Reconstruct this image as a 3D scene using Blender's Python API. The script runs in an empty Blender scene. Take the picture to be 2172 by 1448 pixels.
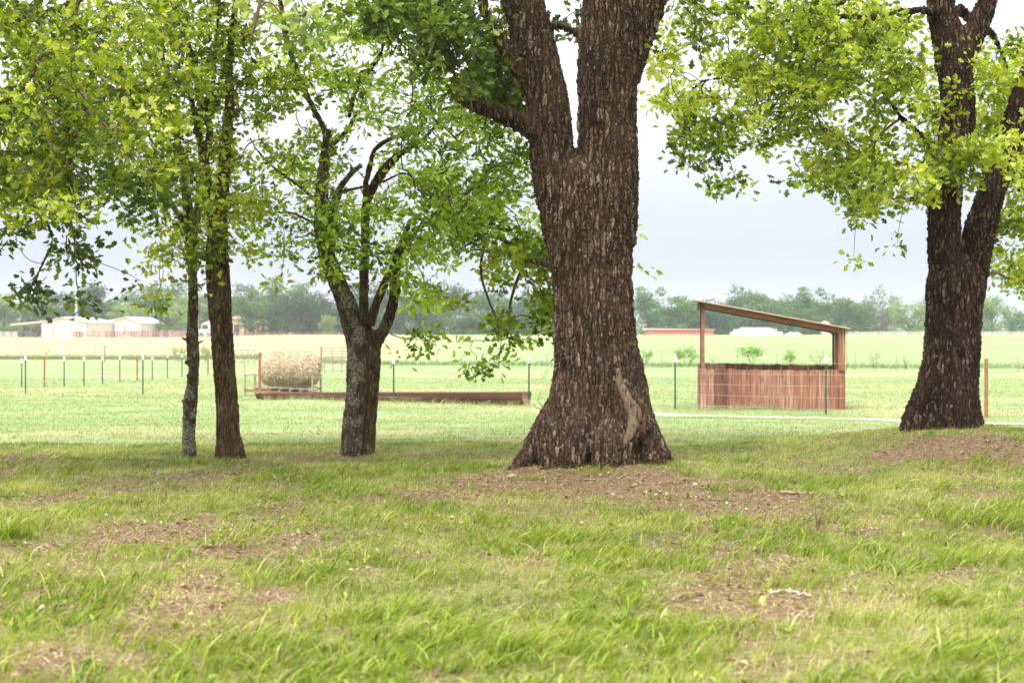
import bpy, math, random
import numpy as np
from mathutils import Vector

# ------------------------------------------------------------------ camera, sky, sun, exposure
SC = bpy.context.scene
COL = SC.collection
F = 3017.0            # focal length in photo pixels (50 mm on 36 mm)
HC = 1.65             # eye height
HOR = 700.0
CX = 1086.0
cam_d = bpy.data.cameras.new('camera'); cam = bpy.data.objects.new('camera', cam_d); COL.objects.link(cam)
cam.location = (0, 0, HC); cam.rotation_euler = (math.radians(90), 0, 0)
cam_d.lens = 50.0; cam_d.sensor_width = 36.0
cam_d.shift_y = -(724.0 - HOR) / 2172.0
cam_d.clip_start = 0.1; cam_d.clip_end = 6000
cam_d.dof.use_dof = True; cam_d.dof.focus_distance = 16.8; cam_d.dof.aperture_fstop = 2.4
SC.camera = cam
SC.cycles.use_denoising = True
SC.cycles.max_bounces = 8; SC.cycles.transparent_max_bounces = 4; SC.cycles.volume_bounces = 1
SC.cycles.sample_clamp_indirect = 6
SC.view_settings.view_transform = 'Standard'; SC.view_settings.look = 'None'
SC.view_settings.gamma = 1.0; SC.view_settings.exposure = 2.2

SUN_EL, SUN_AZ = math.radians(58), math.radians(-152)   # azimuth from +Y towards +X
W = bpy.data.worlds.new("World"); SC.world = W; W.use_nodes = True
nt = W.node_tree; nt.nodes.clear()
def wn(t, **k):
    n = nt.nodes.new(t)
    for a, b in k.items(): setattr(n, a, b)
    return n
wo = wn('ShaderNodeOutputWorld'); bg = wn('ShaderNodeBackground'); bg.inputs[1].default_value = 0.1
sky = wn('ShaderNodeTexSky', sky_type='NISHITA', sun_disc=False, sun_elevation=SUN_EL, sun_rotation=SUN_AZ)
geo = wn('ShaderNodeTexCoord'); sep = wn('ShaderNodeSeparateXYZ')
nt.links.new(geo.outputs['Generated'], sep.inputs[0])
cr = wn('ShaderNodeValToRGB')      # overcast: grey-blue low, bright overhead
e = cr.color_ramp.elements
e[0].position = 0.0; e[0].color = (1.34, 1.42, 1.68, 1)
e[1].position = 1.0; e[1].color = (10.6, 10.6, 10.7, 1)
for p, c in ((0.06, (1.42, 1.50, 1.74, 1)), (0.11, (1.75, 1.80, 1.96, 1)), (0.17, (2.25, 2.27, 2.35, 1)), (0.27, (3.6, 3.6, 3.7, 1)), (0.5, (7.0, 7.0, 7.1, 1))):
    q = e.new(p); q.color = c
nt.links.new(sep.outputs[2], cr.inputs[0])
cl = wn('ShaderNodeTexNoise'); cl.inputs['Scale'].default_value = 1.6; cl.inputs['Detail'].default_value = 5
mp = wn('ShaderNodeMapping'); mp.inputs['Scale'].default_value = (1, 1, 3.5)
nt.links.new(geo.outputs['Generated'], mp.inputs[0]); nt.links.new(mp.outputs[0], cl.inputs[0])
mr = wn('ShaderNodeMapRange'); mr.inputs[1].default_value = 0.3; mr.inputs[2].default_value = 0.7
mr.inputs[3].default_value = 0.86; mr.inputs[4].default_value = 1.12
nt.links.new(cl.outputs[0], mr.inputs[0])
mul = wn('ShaderNodeMix', data_type='RGBA', blend_type='MULTIPLY'); mul.inputs[0].default_value = 1.0
nt.links.new(cr.outputs[0], mul.inputs[6]); nt.links.new(mr.outputs[0], mul.inputs[7])
mix = wn('ShaderNodeMix', data_type='RGBA'); mix.inputs[0].default_value = 0.975
nt.links.new(sky.outputs[0], mix.inputs[6]); nt.links.new(mul.outputs[2], mix.inputs[7])
nt.links.new(mix.outputs[2], bg.inputs[0]); nt.links.new(bg.outputs[0], wo.inputs[0])
sd = bpy.data.lights.new('sun', 'SUN'); sd.energy = 1.15; sd.angle = math.radians(28); sd.color = (1, .97, .9)
so = bpy.data.objects.new('sun', sd); COL.objects.link(so)
sv = Vector((math.sin(SUN_AZ) * math.cos(SUN_EL), math.cos(SUN_AZ) * math.cos(SUN_EL), math.sin(SUN_EL)))
so.rotation_euler = sv.to_track_quat('Z', 'Y').to_euler(); so.location = (0, 0, 20)

# ------------------------------------------------------------------ numeric helpers
RT = np.random.default_rng(5).random((256, 256))
def vnoise(x, y, s=0):
    x = np.asarray(x, float) + s * 13.7; y = np.asarray(y, float) + s * 7.3
    xi = np.floor(x).astype(int); yi = np.floor(y).astype(int)
    fx = x - xi; fy = y - yi
    fx = fx * fx * (3 - 2 * fx); fy = fy * fy * (3 - 2 * fy)
    a = RT[xi & 255, yi & 255]; b = RT[(xi + 1) & 255, yi & 255]
    c = RT[xi & 255, (yi + 1) & 255]; d = RT[(xi + 1) & 255, (yi + 1) & 255]
    return (a * (1 - fx) + b * fx) * (1 - fy) + (c * (1 - fx) + d * fx) * fy
def fbm(x, y, s=0, o=4):
    v = 0; a = 0.5; f = 1.0; t = 0
    for k in range(o):
        v = v + a * vnoise(np.asarray(x) * f, np.asarray(y) * f, s + k * 3); t += a; a *= 0.5; f *= 2.03
    return v / t
def sstep(a, b, x):
    t = np.clip((x - a) / (b - a), 0, 1); return t * t * (3 - 2 * t)

ZL = ([0, 14, 20, 26, 33, 46, 62, 90, 107, 180, 290, 340, 500, 1600], [0, 0, -.03, -.16, -.30, -.40, -.38, -.35, -.30, -.05, .21, .2, .0, -1])
ZR = ([0, 14, 20, 26, 33, 46, 71, 100, 150, 200, 240, 262, 300, 340, 500, 1600], [0, 0, -.03, -.20, -.36, -.42, -.35, -.26, .15, .55, .84, .80, .1, -.5, -.8, -1.5])
MOUNDS = []      # (x, y, h, s)
def H(x, y):
    x = np.asarray(x, float); y = np.asarray(y, float)
    a = x / np.maximum(y, 1.0)
    t = sstep(-.25, -.16, a)
    yy = np.clip(y, 0, 1600)
    z = np.interp(yy, *ZL) * (1 - t) + np.interp(yy, *ZR) * t
    for mx, my, mh, ms in MOUNDS:
        z = z + mh * np.exp(-((x - mx) ** 2 + (y - my) ** 2) / (2 * ms * ms))
    k = np.clip(1.2 - y / 90.0, .1, 1)
    z = z + (vnoise(x * .8, y * .8, 1) - .5) * .07 * k + (vnoise(x * 2.6, y * 2.6, 2) - .5) * .03 * k
    z = z + (vnoise(x * .17, y * .17, 4) - .5) * .10 * np.clip(y / 30, 0, 1) * k
    return z
def P(px, py, y):
    return np.array([(px - CX) * y / F, y, HC - (py - HOR) * y / F])
def hit(px, py, y0=3.0, y1=600.0):
    """point on the ground that the photo shows at this spot"""
    ys = np.geomspace(y0, y1, 4000)
    zr = HC - (py - HOR) * ys / F
    g = H((px - CX) * ys / F, ys)
    i = np.argmax(zr <= g) if np.any(zr <= g) else len(ys) - 1
    return np.array([(px - CX) * ys[i] / F, ys[i], g[i]])

# mounds round the trunks
DB = P(1258, 985, 16.9); EB = P(2000, 925, 19.4)
MOUNDS += [(DB[0] - .05, DB[1] - .35, .15, .95), (EB[0], EB[1] - .2, .30, 1.5), (P(30, 960, 17.5)[0], 17.5, .12, .7), (EB[0]+2.4, EB[1]-1.0, .1, 1.6)]

def new_mesh(name, V, FL, sizes, mat=None, parent=None, attrs=None, smooth=False, mats=None, midx=None):
    V = np.asarray(V, np.float32).reshape(-1, 3); FL = np.asarray(FL, np.int32).ravel(); sizes = np.asarray(sizes, np.int32)
    me = bpy.data.meshes.new(name)
    me.vertices.add(len(V)); me.vertices.foreach_set('co', V.ravel())
    me.loops.add(len(FL)); me.loops.foreach_set('vertex_index', FL)
    me.polygons.add(len(sizes))
    st = np.zeros(len(sizes), np.int32); st[1:] = np.cumsum(sizes)[:-1]
    me.polygons.foreach_set('loop_start', st)
    try: me.polygons.foreach_set('loop_total', sizes)
    except Exception: pass
    me.polygons.foreach_set('use_smooth', np.full(len(sizes), smooth, bool))
    if midx is not None: me.polygons.foreach_set('material_index', np.asarray(midx, np.int32))
    if attrs:
        for k, v in attrs.items():
            at = me.attributes.new(k, 'FLOAT', 'POINT'); at.data.foreach_set('value', np.asarray(v, np.float32))
    me.update(calc_edges=True); me.validate()
    for m in (mats or ([mat] if mat else [])): me.materials.append(m)
    o = bpy.data.objects.new(name, me); COL.objects.link(o)
    if parent is not None: o.parent = parent
    return o

class MB:
    """collects pieces into one mesh"""
    def __init__(s): s.V = []; s.F = []; s.S = []; s.n = 0; s.t = []
    def add(s, V, faces, tint=0.5):
        V = np.asarray(V, float).reshape(-1, 3)
        for f in faces: s.F.extend([i + s.n for i in f]); s.S.append(len(f))
        s.V.append(V); s.t.append(np.full(len(V), tint)); s.n += len(V)
    def box(s, c, d, rz=0, tint=.5, jit=0):
        cx, cy, cz = c; w, l, h = np.array(d) / 2
        v = np.array([[x, y, z] for z in (-h, h) for y in (-l, l) for x in (-w, w)])
        if jit: v = v + np.random.default_rng(int(abs(cx*977+cz*131))).normal(0, jit, v.shape)
        ca, sa = math.cos(rz), math.sin(rz)
        v = np.stack([v[:, 0] * ca - v[:, 1] * sa + cx, v[:, 0] * sa + v[:, 1] * ca + cy, v[:, 2] + cz], 1)
        s.add(v, [(0, 2, 3, 1), (4, 5, 7, 6), (0, 1, 5, 4), (2, 6, 7, 3), (0, 4, 6, 2), (1, 3, 7, 5)], tint)
    def tube(s, pts, rad, n=8, tint=.5, cap=True, flat=1.0):
        V, fs = tube_geo(pts, rad, n, cap, flat); s.add(V, fs, tint)
    def prism(s, poly, y0, y1, tint=.5):    # polygon in xz extruded in y
        n = len(poly); v = [(x, y0, z) for x, z in poly] + [(x, y1, z) for x, z in poly]
        s.add(v, [tuple(range(n)), tuple(range(2 * n - 1, n - 1, -1))] + [(i, i + n, (i + 1) % n + n, (i + 1) % n) for i in range(n)], tint)
    def build(s, name, mat, parent=None, smooth=False):
        return new_mesh(name, np.concatenate(s.V), s.F, s.S, mat, parent, {'tint': np.concatenate(s.t)}, smooth)

def tube_geo(pts, rad, n=8, cap=True, flat=1.0):
    pts = np.asarray(pts, float); m = len(pts)
    rad = np.broadcast_to(np.asarray(rad, float), (m,))
    T = np.gradient(pts, axis=0); T /= np.linalg.norm(T, axis=1)[:, None] + 1e-9
    up = np.array([0, 1.0, 0.01]) if abs(T[0][1]) < .9 else np.array([1.0, 0, 0])
    V = []
    A = np.arange(n) * 2 * np.pi / n
    for i in range(m):
        b = np.cross(T[i], up); b /= np.linalg.norm(b) + 1e-9; c = np.cross(b, T[i])
        V.append(pts[i] + rad[i] * (np.cos(A)[:, None] * b + flat * np.sin(A)[:, None] * c))
    V = np.concatenate(V)
    fs = [(i * n + j, i * n + (j + 1) % n, (i + 1) * n + (j + 1) % n, (i + 1) * n + j) for i in range(m - 1) for j in range(n)]
    if cap: fs += [tuple(range(n - 1, -1, -1)), tuple(range((m - 1) * n, m * n))]
    return V, fs

def resample(pts, step):
    pts = np.asarray(pts, float)     # columns x y z r, Catmull-Rom
    out = []
    for i in range(len(pts) - 1):
        p0 = pts[max(i - 1, 0)]; p1 = pts[i]; p2 = pts[i + 1]; p3 = pts[min(i + 2, len(pts) - 1)]
        n = max(1, int(np.linalg.norm(p2[:3] - p1[:3]) / step))
        for t in np.arange(n) / n:
            out.append(.5 * ((2 * p1) + (-p0 + p2) * t + (2 * p0 - 5 * p1 + 4 * p2 - p3) * t * t + (-p0 + 3 * p1 - 3 * p2 + p3) * t ** 3))
    out.append(pts[-1]); return np.array(out)

def tag(o, label=None, cat=None, group=None, kind=None):
    if label: o['label'] = label
    if cat: o['category'] = cat
    if group: o['group'] = group
    if kind: o['kind'] = kind
    return o
def empty(name, loc, rz=0):
    o = bpy.data.objects.new(name, None); COL.objects.link(o); o.location = [float(v) for v in loc]; o.rotation_euler = (0, 0, rz)
    o.empty_display_size = .2
    return o
def copy_tree(o, parent=None):
    c = o.copy(); COL.objects.link(c)
    if parent is not None: c.parent = parent
    for ch in o.children: copy_tree(ch, c)
    return c

# ------------------------------------------------------------------ materials
def mat_new(name):
    m = bpy.data.materials.new(name); m.use_nodes = True; t = m.node_tree; t.nodes.clear()
    out = t.nodes.new('ShaderNodeOutputMaterial'); return m, t, out
def N(t, ty, ins=None, **k):
    n = t.nodes.new(ty)
    for a, b in k.items(): setattr(n, a, b)
    for a, b in (ins or {}).items():
        if hasattr(b, 'is_linked') or isinstance(b, bpy.types.NodeSocket): t.links.new(b, n.inputs[a])
        else: n.inputs[a].default_value = b
    return n
def ramp(t, fac, stops):
    n = t.nodes.new('ShaderNodeValToRGB'); el = n.color_ramp.elements
    while len(el) > 1: el.remove(el[-1])
    el[0].position = stops[0][0]; el[0].color = (*stops[0][1], 1)
    for p, c in stops[1:]: el.new(p).color = (*c, 1)
    t.links.new(fac, n.inputs[0]); return n.outputs[0]
def mixc(t, fac, a, b, mode='MIX'):
    n = t.nodes.new('ShaderNodeMix'); n.data_type = 'RGBA'; n.blend_type = mode
    for i, v in ((0, fac), (6, a), (7, b)):
        if isinstance(v, bpy.types.NodeSocket): t.links.new(v, n.inputs[i])
        else: n.inputs[i].default_value = v if i == 0 else (*v, 1)
    return n.outputs[2]
def math_(t, op, a, b=0.0, c=None, clamp=False):
    n = t.nodes.new('ShaderNodeMath'); n.operation = op; n.use_clamp = clamp
    for i, v in enumerate((a, b) if c is None else (a, b, c)):
        if isinstance(v, bpy.types.NodeSocket): t.links.new(v, n.inputs[i])
        else: n.inputs[i].default_value = v
    return n.outputs[0]
def mrange(t, v, a, b, c=0.0, d=1.0):
    n = N(t, 'ShaderNodeMapRange', {0: v, 1: a, 2: b, 3: c, 4: d}); return n.outputs[0]
def coords(t, scale=(1, 1, 1), which='Object'):
    tc = t.nodes.new('ShaderNodeTexCoord')
    return N(t, 'ShaderNodeMapping', {0: tc.outputs[which], 3: scale}).outputs[0]
def noise(t, vec, scale, detail=4, rough=.55):
    return N(t, 'ShaderNodeTexNoise', {'Vector': vec, 'Scale': scale, 'Detail': detail, 'Roughness': rough}).outputs[0]

def m_bark(name, cell, stretch, depth, dark, midc, light, lichen=(.3, .33, .25), lich=.55, litop=.2):
    """ridged bark: voronoi plates stretched up the stem, really displaced"""
    m, t, out = mat_new(name)
    co = coords(t)
    wob = N(t, 'ShaderNodeTexNoise', {'Vector': co, 'Scale': 9.0 / cell * .04, 'Detail': 3})
    wv = N(t, 'ShaderNodeVectorMath', {0: wob.outputs['Color'], 1: (.5, .5, .5)}, operation='SUBTRACT').outputs[0]
    ws = N(t, 'ShaderNodeVectorMath', {0: wv, 3: cell * 1.6}, operation='SCALE').outputs[0]
    ad = N(t, 'ShaderNodeVectorMath', {0: co, 1: ws}, operation='ADD').outputs[0]
    st = N(t, 'ShaderNodeMapping', {0: ad, 3: (1 / cell, 1 / cell, 1 / (cell * stretch))}).outputs[0]
    v1 = N(t, 'ShaderNodeTexVoronoi', {'Vector': st, 'Scale': 1.0, 'Randomness': 1.0}, feature='DISTANCE_TO_EDGE')
    v2 = N(t, 'ShaderNodeTexVoronoi', {'Vector': st, 'Scale': 1.0}, feature='F1')
    st2 = N(t, 'ShaderNodeMapping', {0: ad, 3: (2.3 / cell, 2.3 / cell, 2.6 / (cell * stretch))}).outputs[0]
    v3 = N(t, 'ShaderNodeTexVoronoi', {'Vector': st2, 'Scale': 1.0}, feature='DISTANCE_TO_EDGE')
    st3 = N(t, 'ShaderNodeMapping', {0: ad, 3: (.62 / cell, .62 / cell, .22 / (cell * stretch))}).outputs[0]
    v4 = N(t, 'ShaderNodeTexVoronoi', {'Vector': st3, 'Scale': 1.0}, feature='DISTANCE_TO_EDGE')
    rid = math_(t, 'MULTIPLY', mrange(t, v1.outputs[0], .0, .22, .35), mrange(t, v4.outputs[0], .0, .20))
    rid = math_(t, 'POWER', rid, .8)
    fine = mrange(t, v3.outputs[0], 0, .25)
    big = noise(t, co, 2.2, 3)
    fn = noise(t, co, 1.2 / cell, 5, .65)
    h = math_(t, 'MULTIPLY', rid, math_(t, 'ADD', .55, math_(t, 'MULTIPLY', v2.outputs['Color'], .45)))
    h = math_(t, 'ADD', h, math_(t, 'MULTIPLY', fine, .2)); h = math_(t, 'ADD', h, math_(t, 'MULTIPLY', fn, .5))
    col = mixc(t, mrange(t, h, .58, 1.35), dark, midc)
    sp = N(t, 'ShaderNodeSeparateColor', {0: v2.outputs['Color']})
    col = mixc(t, math_(t, 'MULTIPLY', mrange(t, sp.outputs[0], .55, 1.0, 0, .8), mrange(t, h, .7, 1.15)), col, light)
    col = mixc(t, mrange(t, big, .3, .7, 0, .35), col, midc)
    col = mixc(t, mrange(t, noise(t, coords(t, (1, 1, .5)), 1.3, 4, .6), .42, .62, 0, .8), col, (.60, .60, .58), 'MULTIPLY')
    lm = noise(t, co, 5.0, 4, .6); lm2 = noise(t, co, 40.0, 3, .6)
    lf = math_(t, 'MULTIPLY', mrange(t, lm, lich, lich + .08), mrange(t, lm2, .42, .58))
    col = mixc(t, math_(t, 'MULTIPLY', lf, .85), col, lichen)
    sp2 = noise(t, coords(t, (1, 1, .45)), 20.0, 3, .55)
    col = mixc(t, math_(t, 'MULTIPLY', mrange(t, sp2, .66, .70), litop * 3), col, (.62, .60, .55))
    bs = N(t, 'ShaderNodeBsdfPrincipled', {'Base Color': col, 'Roughness': .92, 'Specular IOR Level': .15})
    t.links.new(bs.outputs[0], out.inputs[0])
    dp = N(t, 'ShaderNodeDisplacement', {'Height': h, 'Midlevel': 1.05, 'Scale': depth})
    t.links.new(dp.outputs[0], out.inputs['Displacement'])
    m.displacement_method = 'BOTH'
    return m

def m_leaf(name, stops, trans=.5, rough=.45):
    m, t, out = mat_new(name)
    at = N(t, 'ShaderNodeAttribute', attribute_name='tint')
    col = ramp(t, at.outputs['Fac'], stops)
    d = N(t, 'ShaderNodeBsdfPrincipled', {'Base Color': col, 'Roughness': rough, 'Specular IOR Level': .35})
    tc = mixc(t, 1.0, col, (1.22, 1.18, .5), 'MULTIPLY')
    tr = N(t, 'ShaderNodeBsdfTranslucent', {'Color': tc})
    mx = N(t, 'ShaderNodeMixShader', {0: trans, 1: d.outputs[0], 2: tr.outputs[0]})
    t.links.new(mx.outputs[0], out.inputs[0]); return m

def m_plain(name, c1, c2=None, scale=8, rough=.8, metal=0, bump=.0, stretch=(1, 1, 1), tint=None, spec=.3, bscale=None):
    m, t, out = mat_new(name)
    co = coords(t, stretch); n1 = noise(t, co, scale, 5, .6)
    col = mixc(t, mrange(t, n1, .3, .7), c1, c2 or c1)
    if tint is not None:
        at = N(t, 'ShaderNodeAttribute', attribute_name='tint')
        col = mixc(t, 1.0, col, ramp(t, at.outputs['Fac'], tint), 'MULTIPLY')
    b = N(t, 'ShaderNodeBsdfPrincipled', {'Base Color': col, 'Roughness': rough, 'Metallic': metal, 'Specular IOR Level': spec})
    if bump:
        bn = N(t, 'ShaderNodeBump', {'Strength': bump, 'Distance': .02, 'Height': noise(t, co, bscale or scale * 3, 4)})
        t.links.new(bn.outputs[0], b.inputs['Normal'])
    t.links.new(b.outputs[0], out.inputs[0]); return m

BARK_D = m_bark('bark_big_oak', .037, 3.6, .044, (.018, .009, .005), (.15, .095, .06), (.38, .29, .22), lich=.68, litop=.12)
BARK_E = m_bark('bark_dark_oak', .038, 2.4, .042, (.012, .006, .004), (.105, .060, .040), (.34, .24, .175), lich=.72, litop=.12)
BARK_B = m_bark('bark_brown_stem', .028, 3.0, .020, (.03, .016, .008), (.19, .125, .07), (.38, .29, .18), lichen=(.16, .17, .07), lich=.56, litop=.02)
BARK_A = m_bark('bark_lichen_stem', .028, 1.8, .018, (.03, .018, .012), (.15, .105, .07), (.30, .24, .17), lichen=(.30, .32, .22), lich=.47, litop=.1)
BARK_C = m_bark('bark_grey_stem', .032, 1.9, .018, (.03, .02, .014), (.18, .13, .09), (.34, .29, .23), lichen=(.29, .275, .215), lich=.50, litop=.12)
TWIG = m_plain('twig_bark', (.085, .055, .035), (.16, .115, .08), 14, .9)
OAK = [(0, (.045, .085, .010)), (.35, (.205, .285, .016)), (.7, (.41, .50, .038)), (1, (.68, .74, .25))]
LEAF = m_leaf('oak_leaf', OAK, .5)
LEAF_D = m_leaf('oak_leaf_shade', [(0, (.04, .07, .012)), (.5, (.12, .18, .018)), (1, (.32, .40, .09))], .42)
LEAF_C = m_leaf('pecan_leaf', [(0, (.05, .10, .010)), (.4, (.22, .33, .02)), (.75, (.39, .53, .05)), (1, (.60, .74, .26))], .5)

# ------------------------------------------------------------------ ground
def uniq_axis(*segs): return np.unique(np.round(np.concatenate(segs), 4))
ya = uniq_axis(np.arange(-12, 26, .11), 26 + np.cumsum(.11 * 1.022 ** np.arange(300)))
ya = ya[ya < 1500]; ya = np.concatenate([[-60, -30], ya, [1500]])
xa = np.arange(0, 11, .11); xg = 11 + np.cumsum(.11 * 1.04 ** np.arange(170)); xg = xg[xg < 1200]
xa = np.concatenate([xa, xg, [1300]]); xa = np.concatenate([-xa[:0:-1], xa])
PATCH = []     # bare / litter patches: centre px, radii px, weight
for (px, py, rx, ry, w) in ((1250, 1024, 340, 42, 1.6), (1560, 1062, 260, 34, 1.1), (950, 1035, 190, 26, .75), (2010, 955, 250, 34, 1.4), (1780, 985, 130, 20, .5), (2110, 990, 130, 20, .5),
                            (40, 978, 70, 18, 1.0), (330, 1135, 260, 26, .8), (640, 1160, 230, 30, .75), (90, 1062, 60, 12, .5), (610, 1030, 90, 16, .4), (1560, 1180, 300, 30, .5),
                            (1900, 1210, 260, 45, .55), (1060, 1200, 140, 20, .45), (1720, 1300, 200, 30, .4), (960, 1425, 150, 26, .8), (60, 1400, 110, 30, .7), (280, 1262, 90, 20, .3), (1830, 1400, 300, 30, .5),
                            (1170, 1260, 110, 18, .5), (560, 1300, 120, 16, .25), (757, 955, 60, 9, .6), (2060, 1100, 70, 12, .3)):
    c = hit(px, py); n = hit(px, py + ry)[1]; f = hit(px, py - ry)[1]
    PATCH.append((c[0], c[1], rx * c[1] / F, max((f - n) / 2, .15), w))
def litter(x, y):
    """0 = lush grass, 1 = bare ground with dead leaves"""
    b = fbm(x * .9, y * .55, 11, 4)
    v = .20 + (b - .5) * 1.5 + (vnoise(x * 3, y * 2.4, 9) - .5) * .5 + (vnoise(x * 8, y * 6, 19) - .5) * .35
    for cx, cy, rx, ry, w in PATCH:
        d = np.sqrt(((x - cx) / rx) ** 2 + ((y - cy) / ry) ** 2) + (vnoise(x * 2.2, y * 2.2, 21) - .5) * .6
        v = v + (w if w > .85 else w * .7) * .6 * (1 - sstep(.55, 1.25, d))
    v = v * (1 - .75 * sstep(18.5, 22, y - .6 * np.abs(x) * 0))
    v = v - .18 * (1 - sstep(5.0, 8.0, y))
    return np.clip(v, 0, 1)
X, Y = np.meshgrid(xa, ya); Z = H(X, Y)
nx, ny = len(xa), len(ya)
V = np.stack([X, Y, Z], -1).reshape(-1, 3)
i0 = (np.arange(ny - 1)[:, None] * nx + np.arange(nx - 1)[None]).ravel()
Fq = np.stack([i0, i0 + 1, i0 + nx + 1, i0 + nx], 1)
def tanfield(x, y):
    a = x / np.maximum(y, 1)
    far = sstep(86, 96, y + 6 * (vnoise(x * .05, y * .05, 3) - .5))
    t = 1 - sstep(-.13, -.02, a + .05 * (vnoise(x * .02, y * .02, 5) - .5))
    return far * t
def midtan(x, y):
    v = fbm(x * .22, y * .30, 31, 4)
    return sstep(.45, .8, v) * .6 * (1 - sstep(55, 80, y))
m, t, out = mat_new('pasture')
la = N(t, 'ShaderNodeAttribute', attribute_name='litter').outputs['Fac']
ta = N(t, 'ShaderNodeAttribute', attribute_name='tan').outputs['Fac']
mt = N(t, 'ShaderNodeAttribute', attribute_name='midtan').outputs['Fac']
fa = N(t, 'ShaderNodeAttribute', attribute_name='far').outputs['Fac']
wd = N(t, 'ShaderNodeAttribute', attribute_name='weedy').outputs['Fac']
co = coords(t)
n1 = noise(t, co, 1.6, 6, .65); n2 = noise(t, co, 22, 5, .7); n3 = noise(t, co, 75, 3, .7)
soil = ramp(t, n2, [(.30, (.038, .021, .011)), (.43, (.125, .076, .044)), (.56, (.235, .16, .098)), (.72, (.40, .30, .20))])
soil = mixc(t, mrange(t, n3, .45, .7, 0, .5), soil, (.10, .06, .035))
grn = ramp(t, n2, [(.3, (.07, .07, .02)), (.5, (.17, .17, .06)), (.7, (.34, .29, .15))])
lf = mrange(t, math_(t, 'ADD', la, math_(t, 'MULTIPLY', math_(t, 'SUBTRACT', n2, .5), .9)), .25, .6)
near = mixc(t, lf, grn, soil)
n4 = noise(t, N(t, 'ShaderNodeMapping', {0: co, 3: (.35, 1.0, 1)}).outputs[0], .55, 6, .65)
fg = ramp(t, n4, [(.3, (.13, .185, .07)), (.5, (.195, .255, .115)), (.7, (.255, .295, .155))])
fg = mixc(t, mrange(t, noise(t, co, 7, 5, .7), .3, .7, 0, .5), fg, (.12, .20, .05))
fg = mixc(t, mt, fg, (.30, .27, .13))
n5 = noise(t, N(t, 'ShaderNodeMapping', {0: co, 3: (.3, 1.0, 1)}).outputs[0], .12, 6, .7)
tn = ramp(t, n5, [(.3, (.215, .185, .095)), (.55, (.275, .24, .135)), (.75, (.23, .24, .115))])
fg = mixc(t, ta, fg, tn)
fg = mixc(t, wd, fg, (.09, .13, .05))
col = mixc(t, fa, near, fg)
b = N(t, 'ShaderNodeBsdfPrincipled', {'Base Color': col, 'Roughness': .95, 'Specular IOR Level': .1})
hh = math_(t, 'ADD', n2, math_(t, 'MULTIPLY', n3, .6))
bn = N(t, 'ShaderNodeBump', {'Strength': .9, 'Distance': .03, 'Height': hh}); t.links.new(bn.outputs[0], b.inputs['Normal'])
t.links.new(b.outputs[0], out.inputs[0])
GX, GY = V[:, 0], V[:, 1]
wline = np.interp(GX / np.maximum(GY, 1), [-.4, -.2, -.1, .1, .36], [98, 98, 82, 78, 74])
weedy = np.exp(-((GY - wline) / 3.5) ** 2) * np.where(GX / np.maximum(GY, 1) < -.12, .75, .3) * (GY > 40)
g = new_mesh('ground', V, Fq, np.full(len(Fq), 4), m, None,
             {'litter': litter(GX, GY), 'tan': tanfield(GX, GY), 'midtan': midtan(GX, GY), 'far': sstep(18.8, 22.5, GY + 1.2 * (vnoise(GX * .8, GY * .8, 8) - .5)), 'weedy': weedy}, True)
tag(g, 'grassy pasture ground', kind='structure')
# pale track in front of the pen
tp = [hit(1300, 874), hit(1400, 879), hit(1550, 883), hit(1700, 887), hit(1900, 892), hit(2080, 897), hit(2172, 900)]
tx = np.array([p[0] for p in tp]); ty = np.array([p[1] for p in tp])
ex = np.concatenate([[tx[0] - 14, tx[0] - 6], tx, [tx[-1] + 4, tx[-1] + 12]]); ey = np.concatenate([[ty[0] + 3, ty[0] + 1.2], ty, [ty[-1] - .6, ty[-1] - 2]])
sx = np.linspace(tx[0] - .3, ex[-1], 160); sy = np.interp(sx, ex, ey)
TV = []
for k, w in enumerate(np.linspace(-.42, .42, 7)):
    yy = sy + w * (1 + .5 * (vnoise(sx * .9, sx * 0 + k, 3) - .5)); TV.append(np.stack([sx, yy, H(sx, yy) + .012], 1))
TV = np.concatenate(TV); n = 160
tf = [(k * n + i, k * n + i + 1, (k + 1) * n + i + 1, (k + 1) * n + i) for k in range(6) for i in range(n - 1)]
tr = new_mesh('track', TV, np.array(tf), np.full(len(tf), 4), m_plain('pale_caliche', (.36, .34, .25), (.24, .27, .13), 1.2, .95, bump=.4))
tag(tr, 'pale gravel track running in front of the wooden pen', kind='structure')

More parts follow.
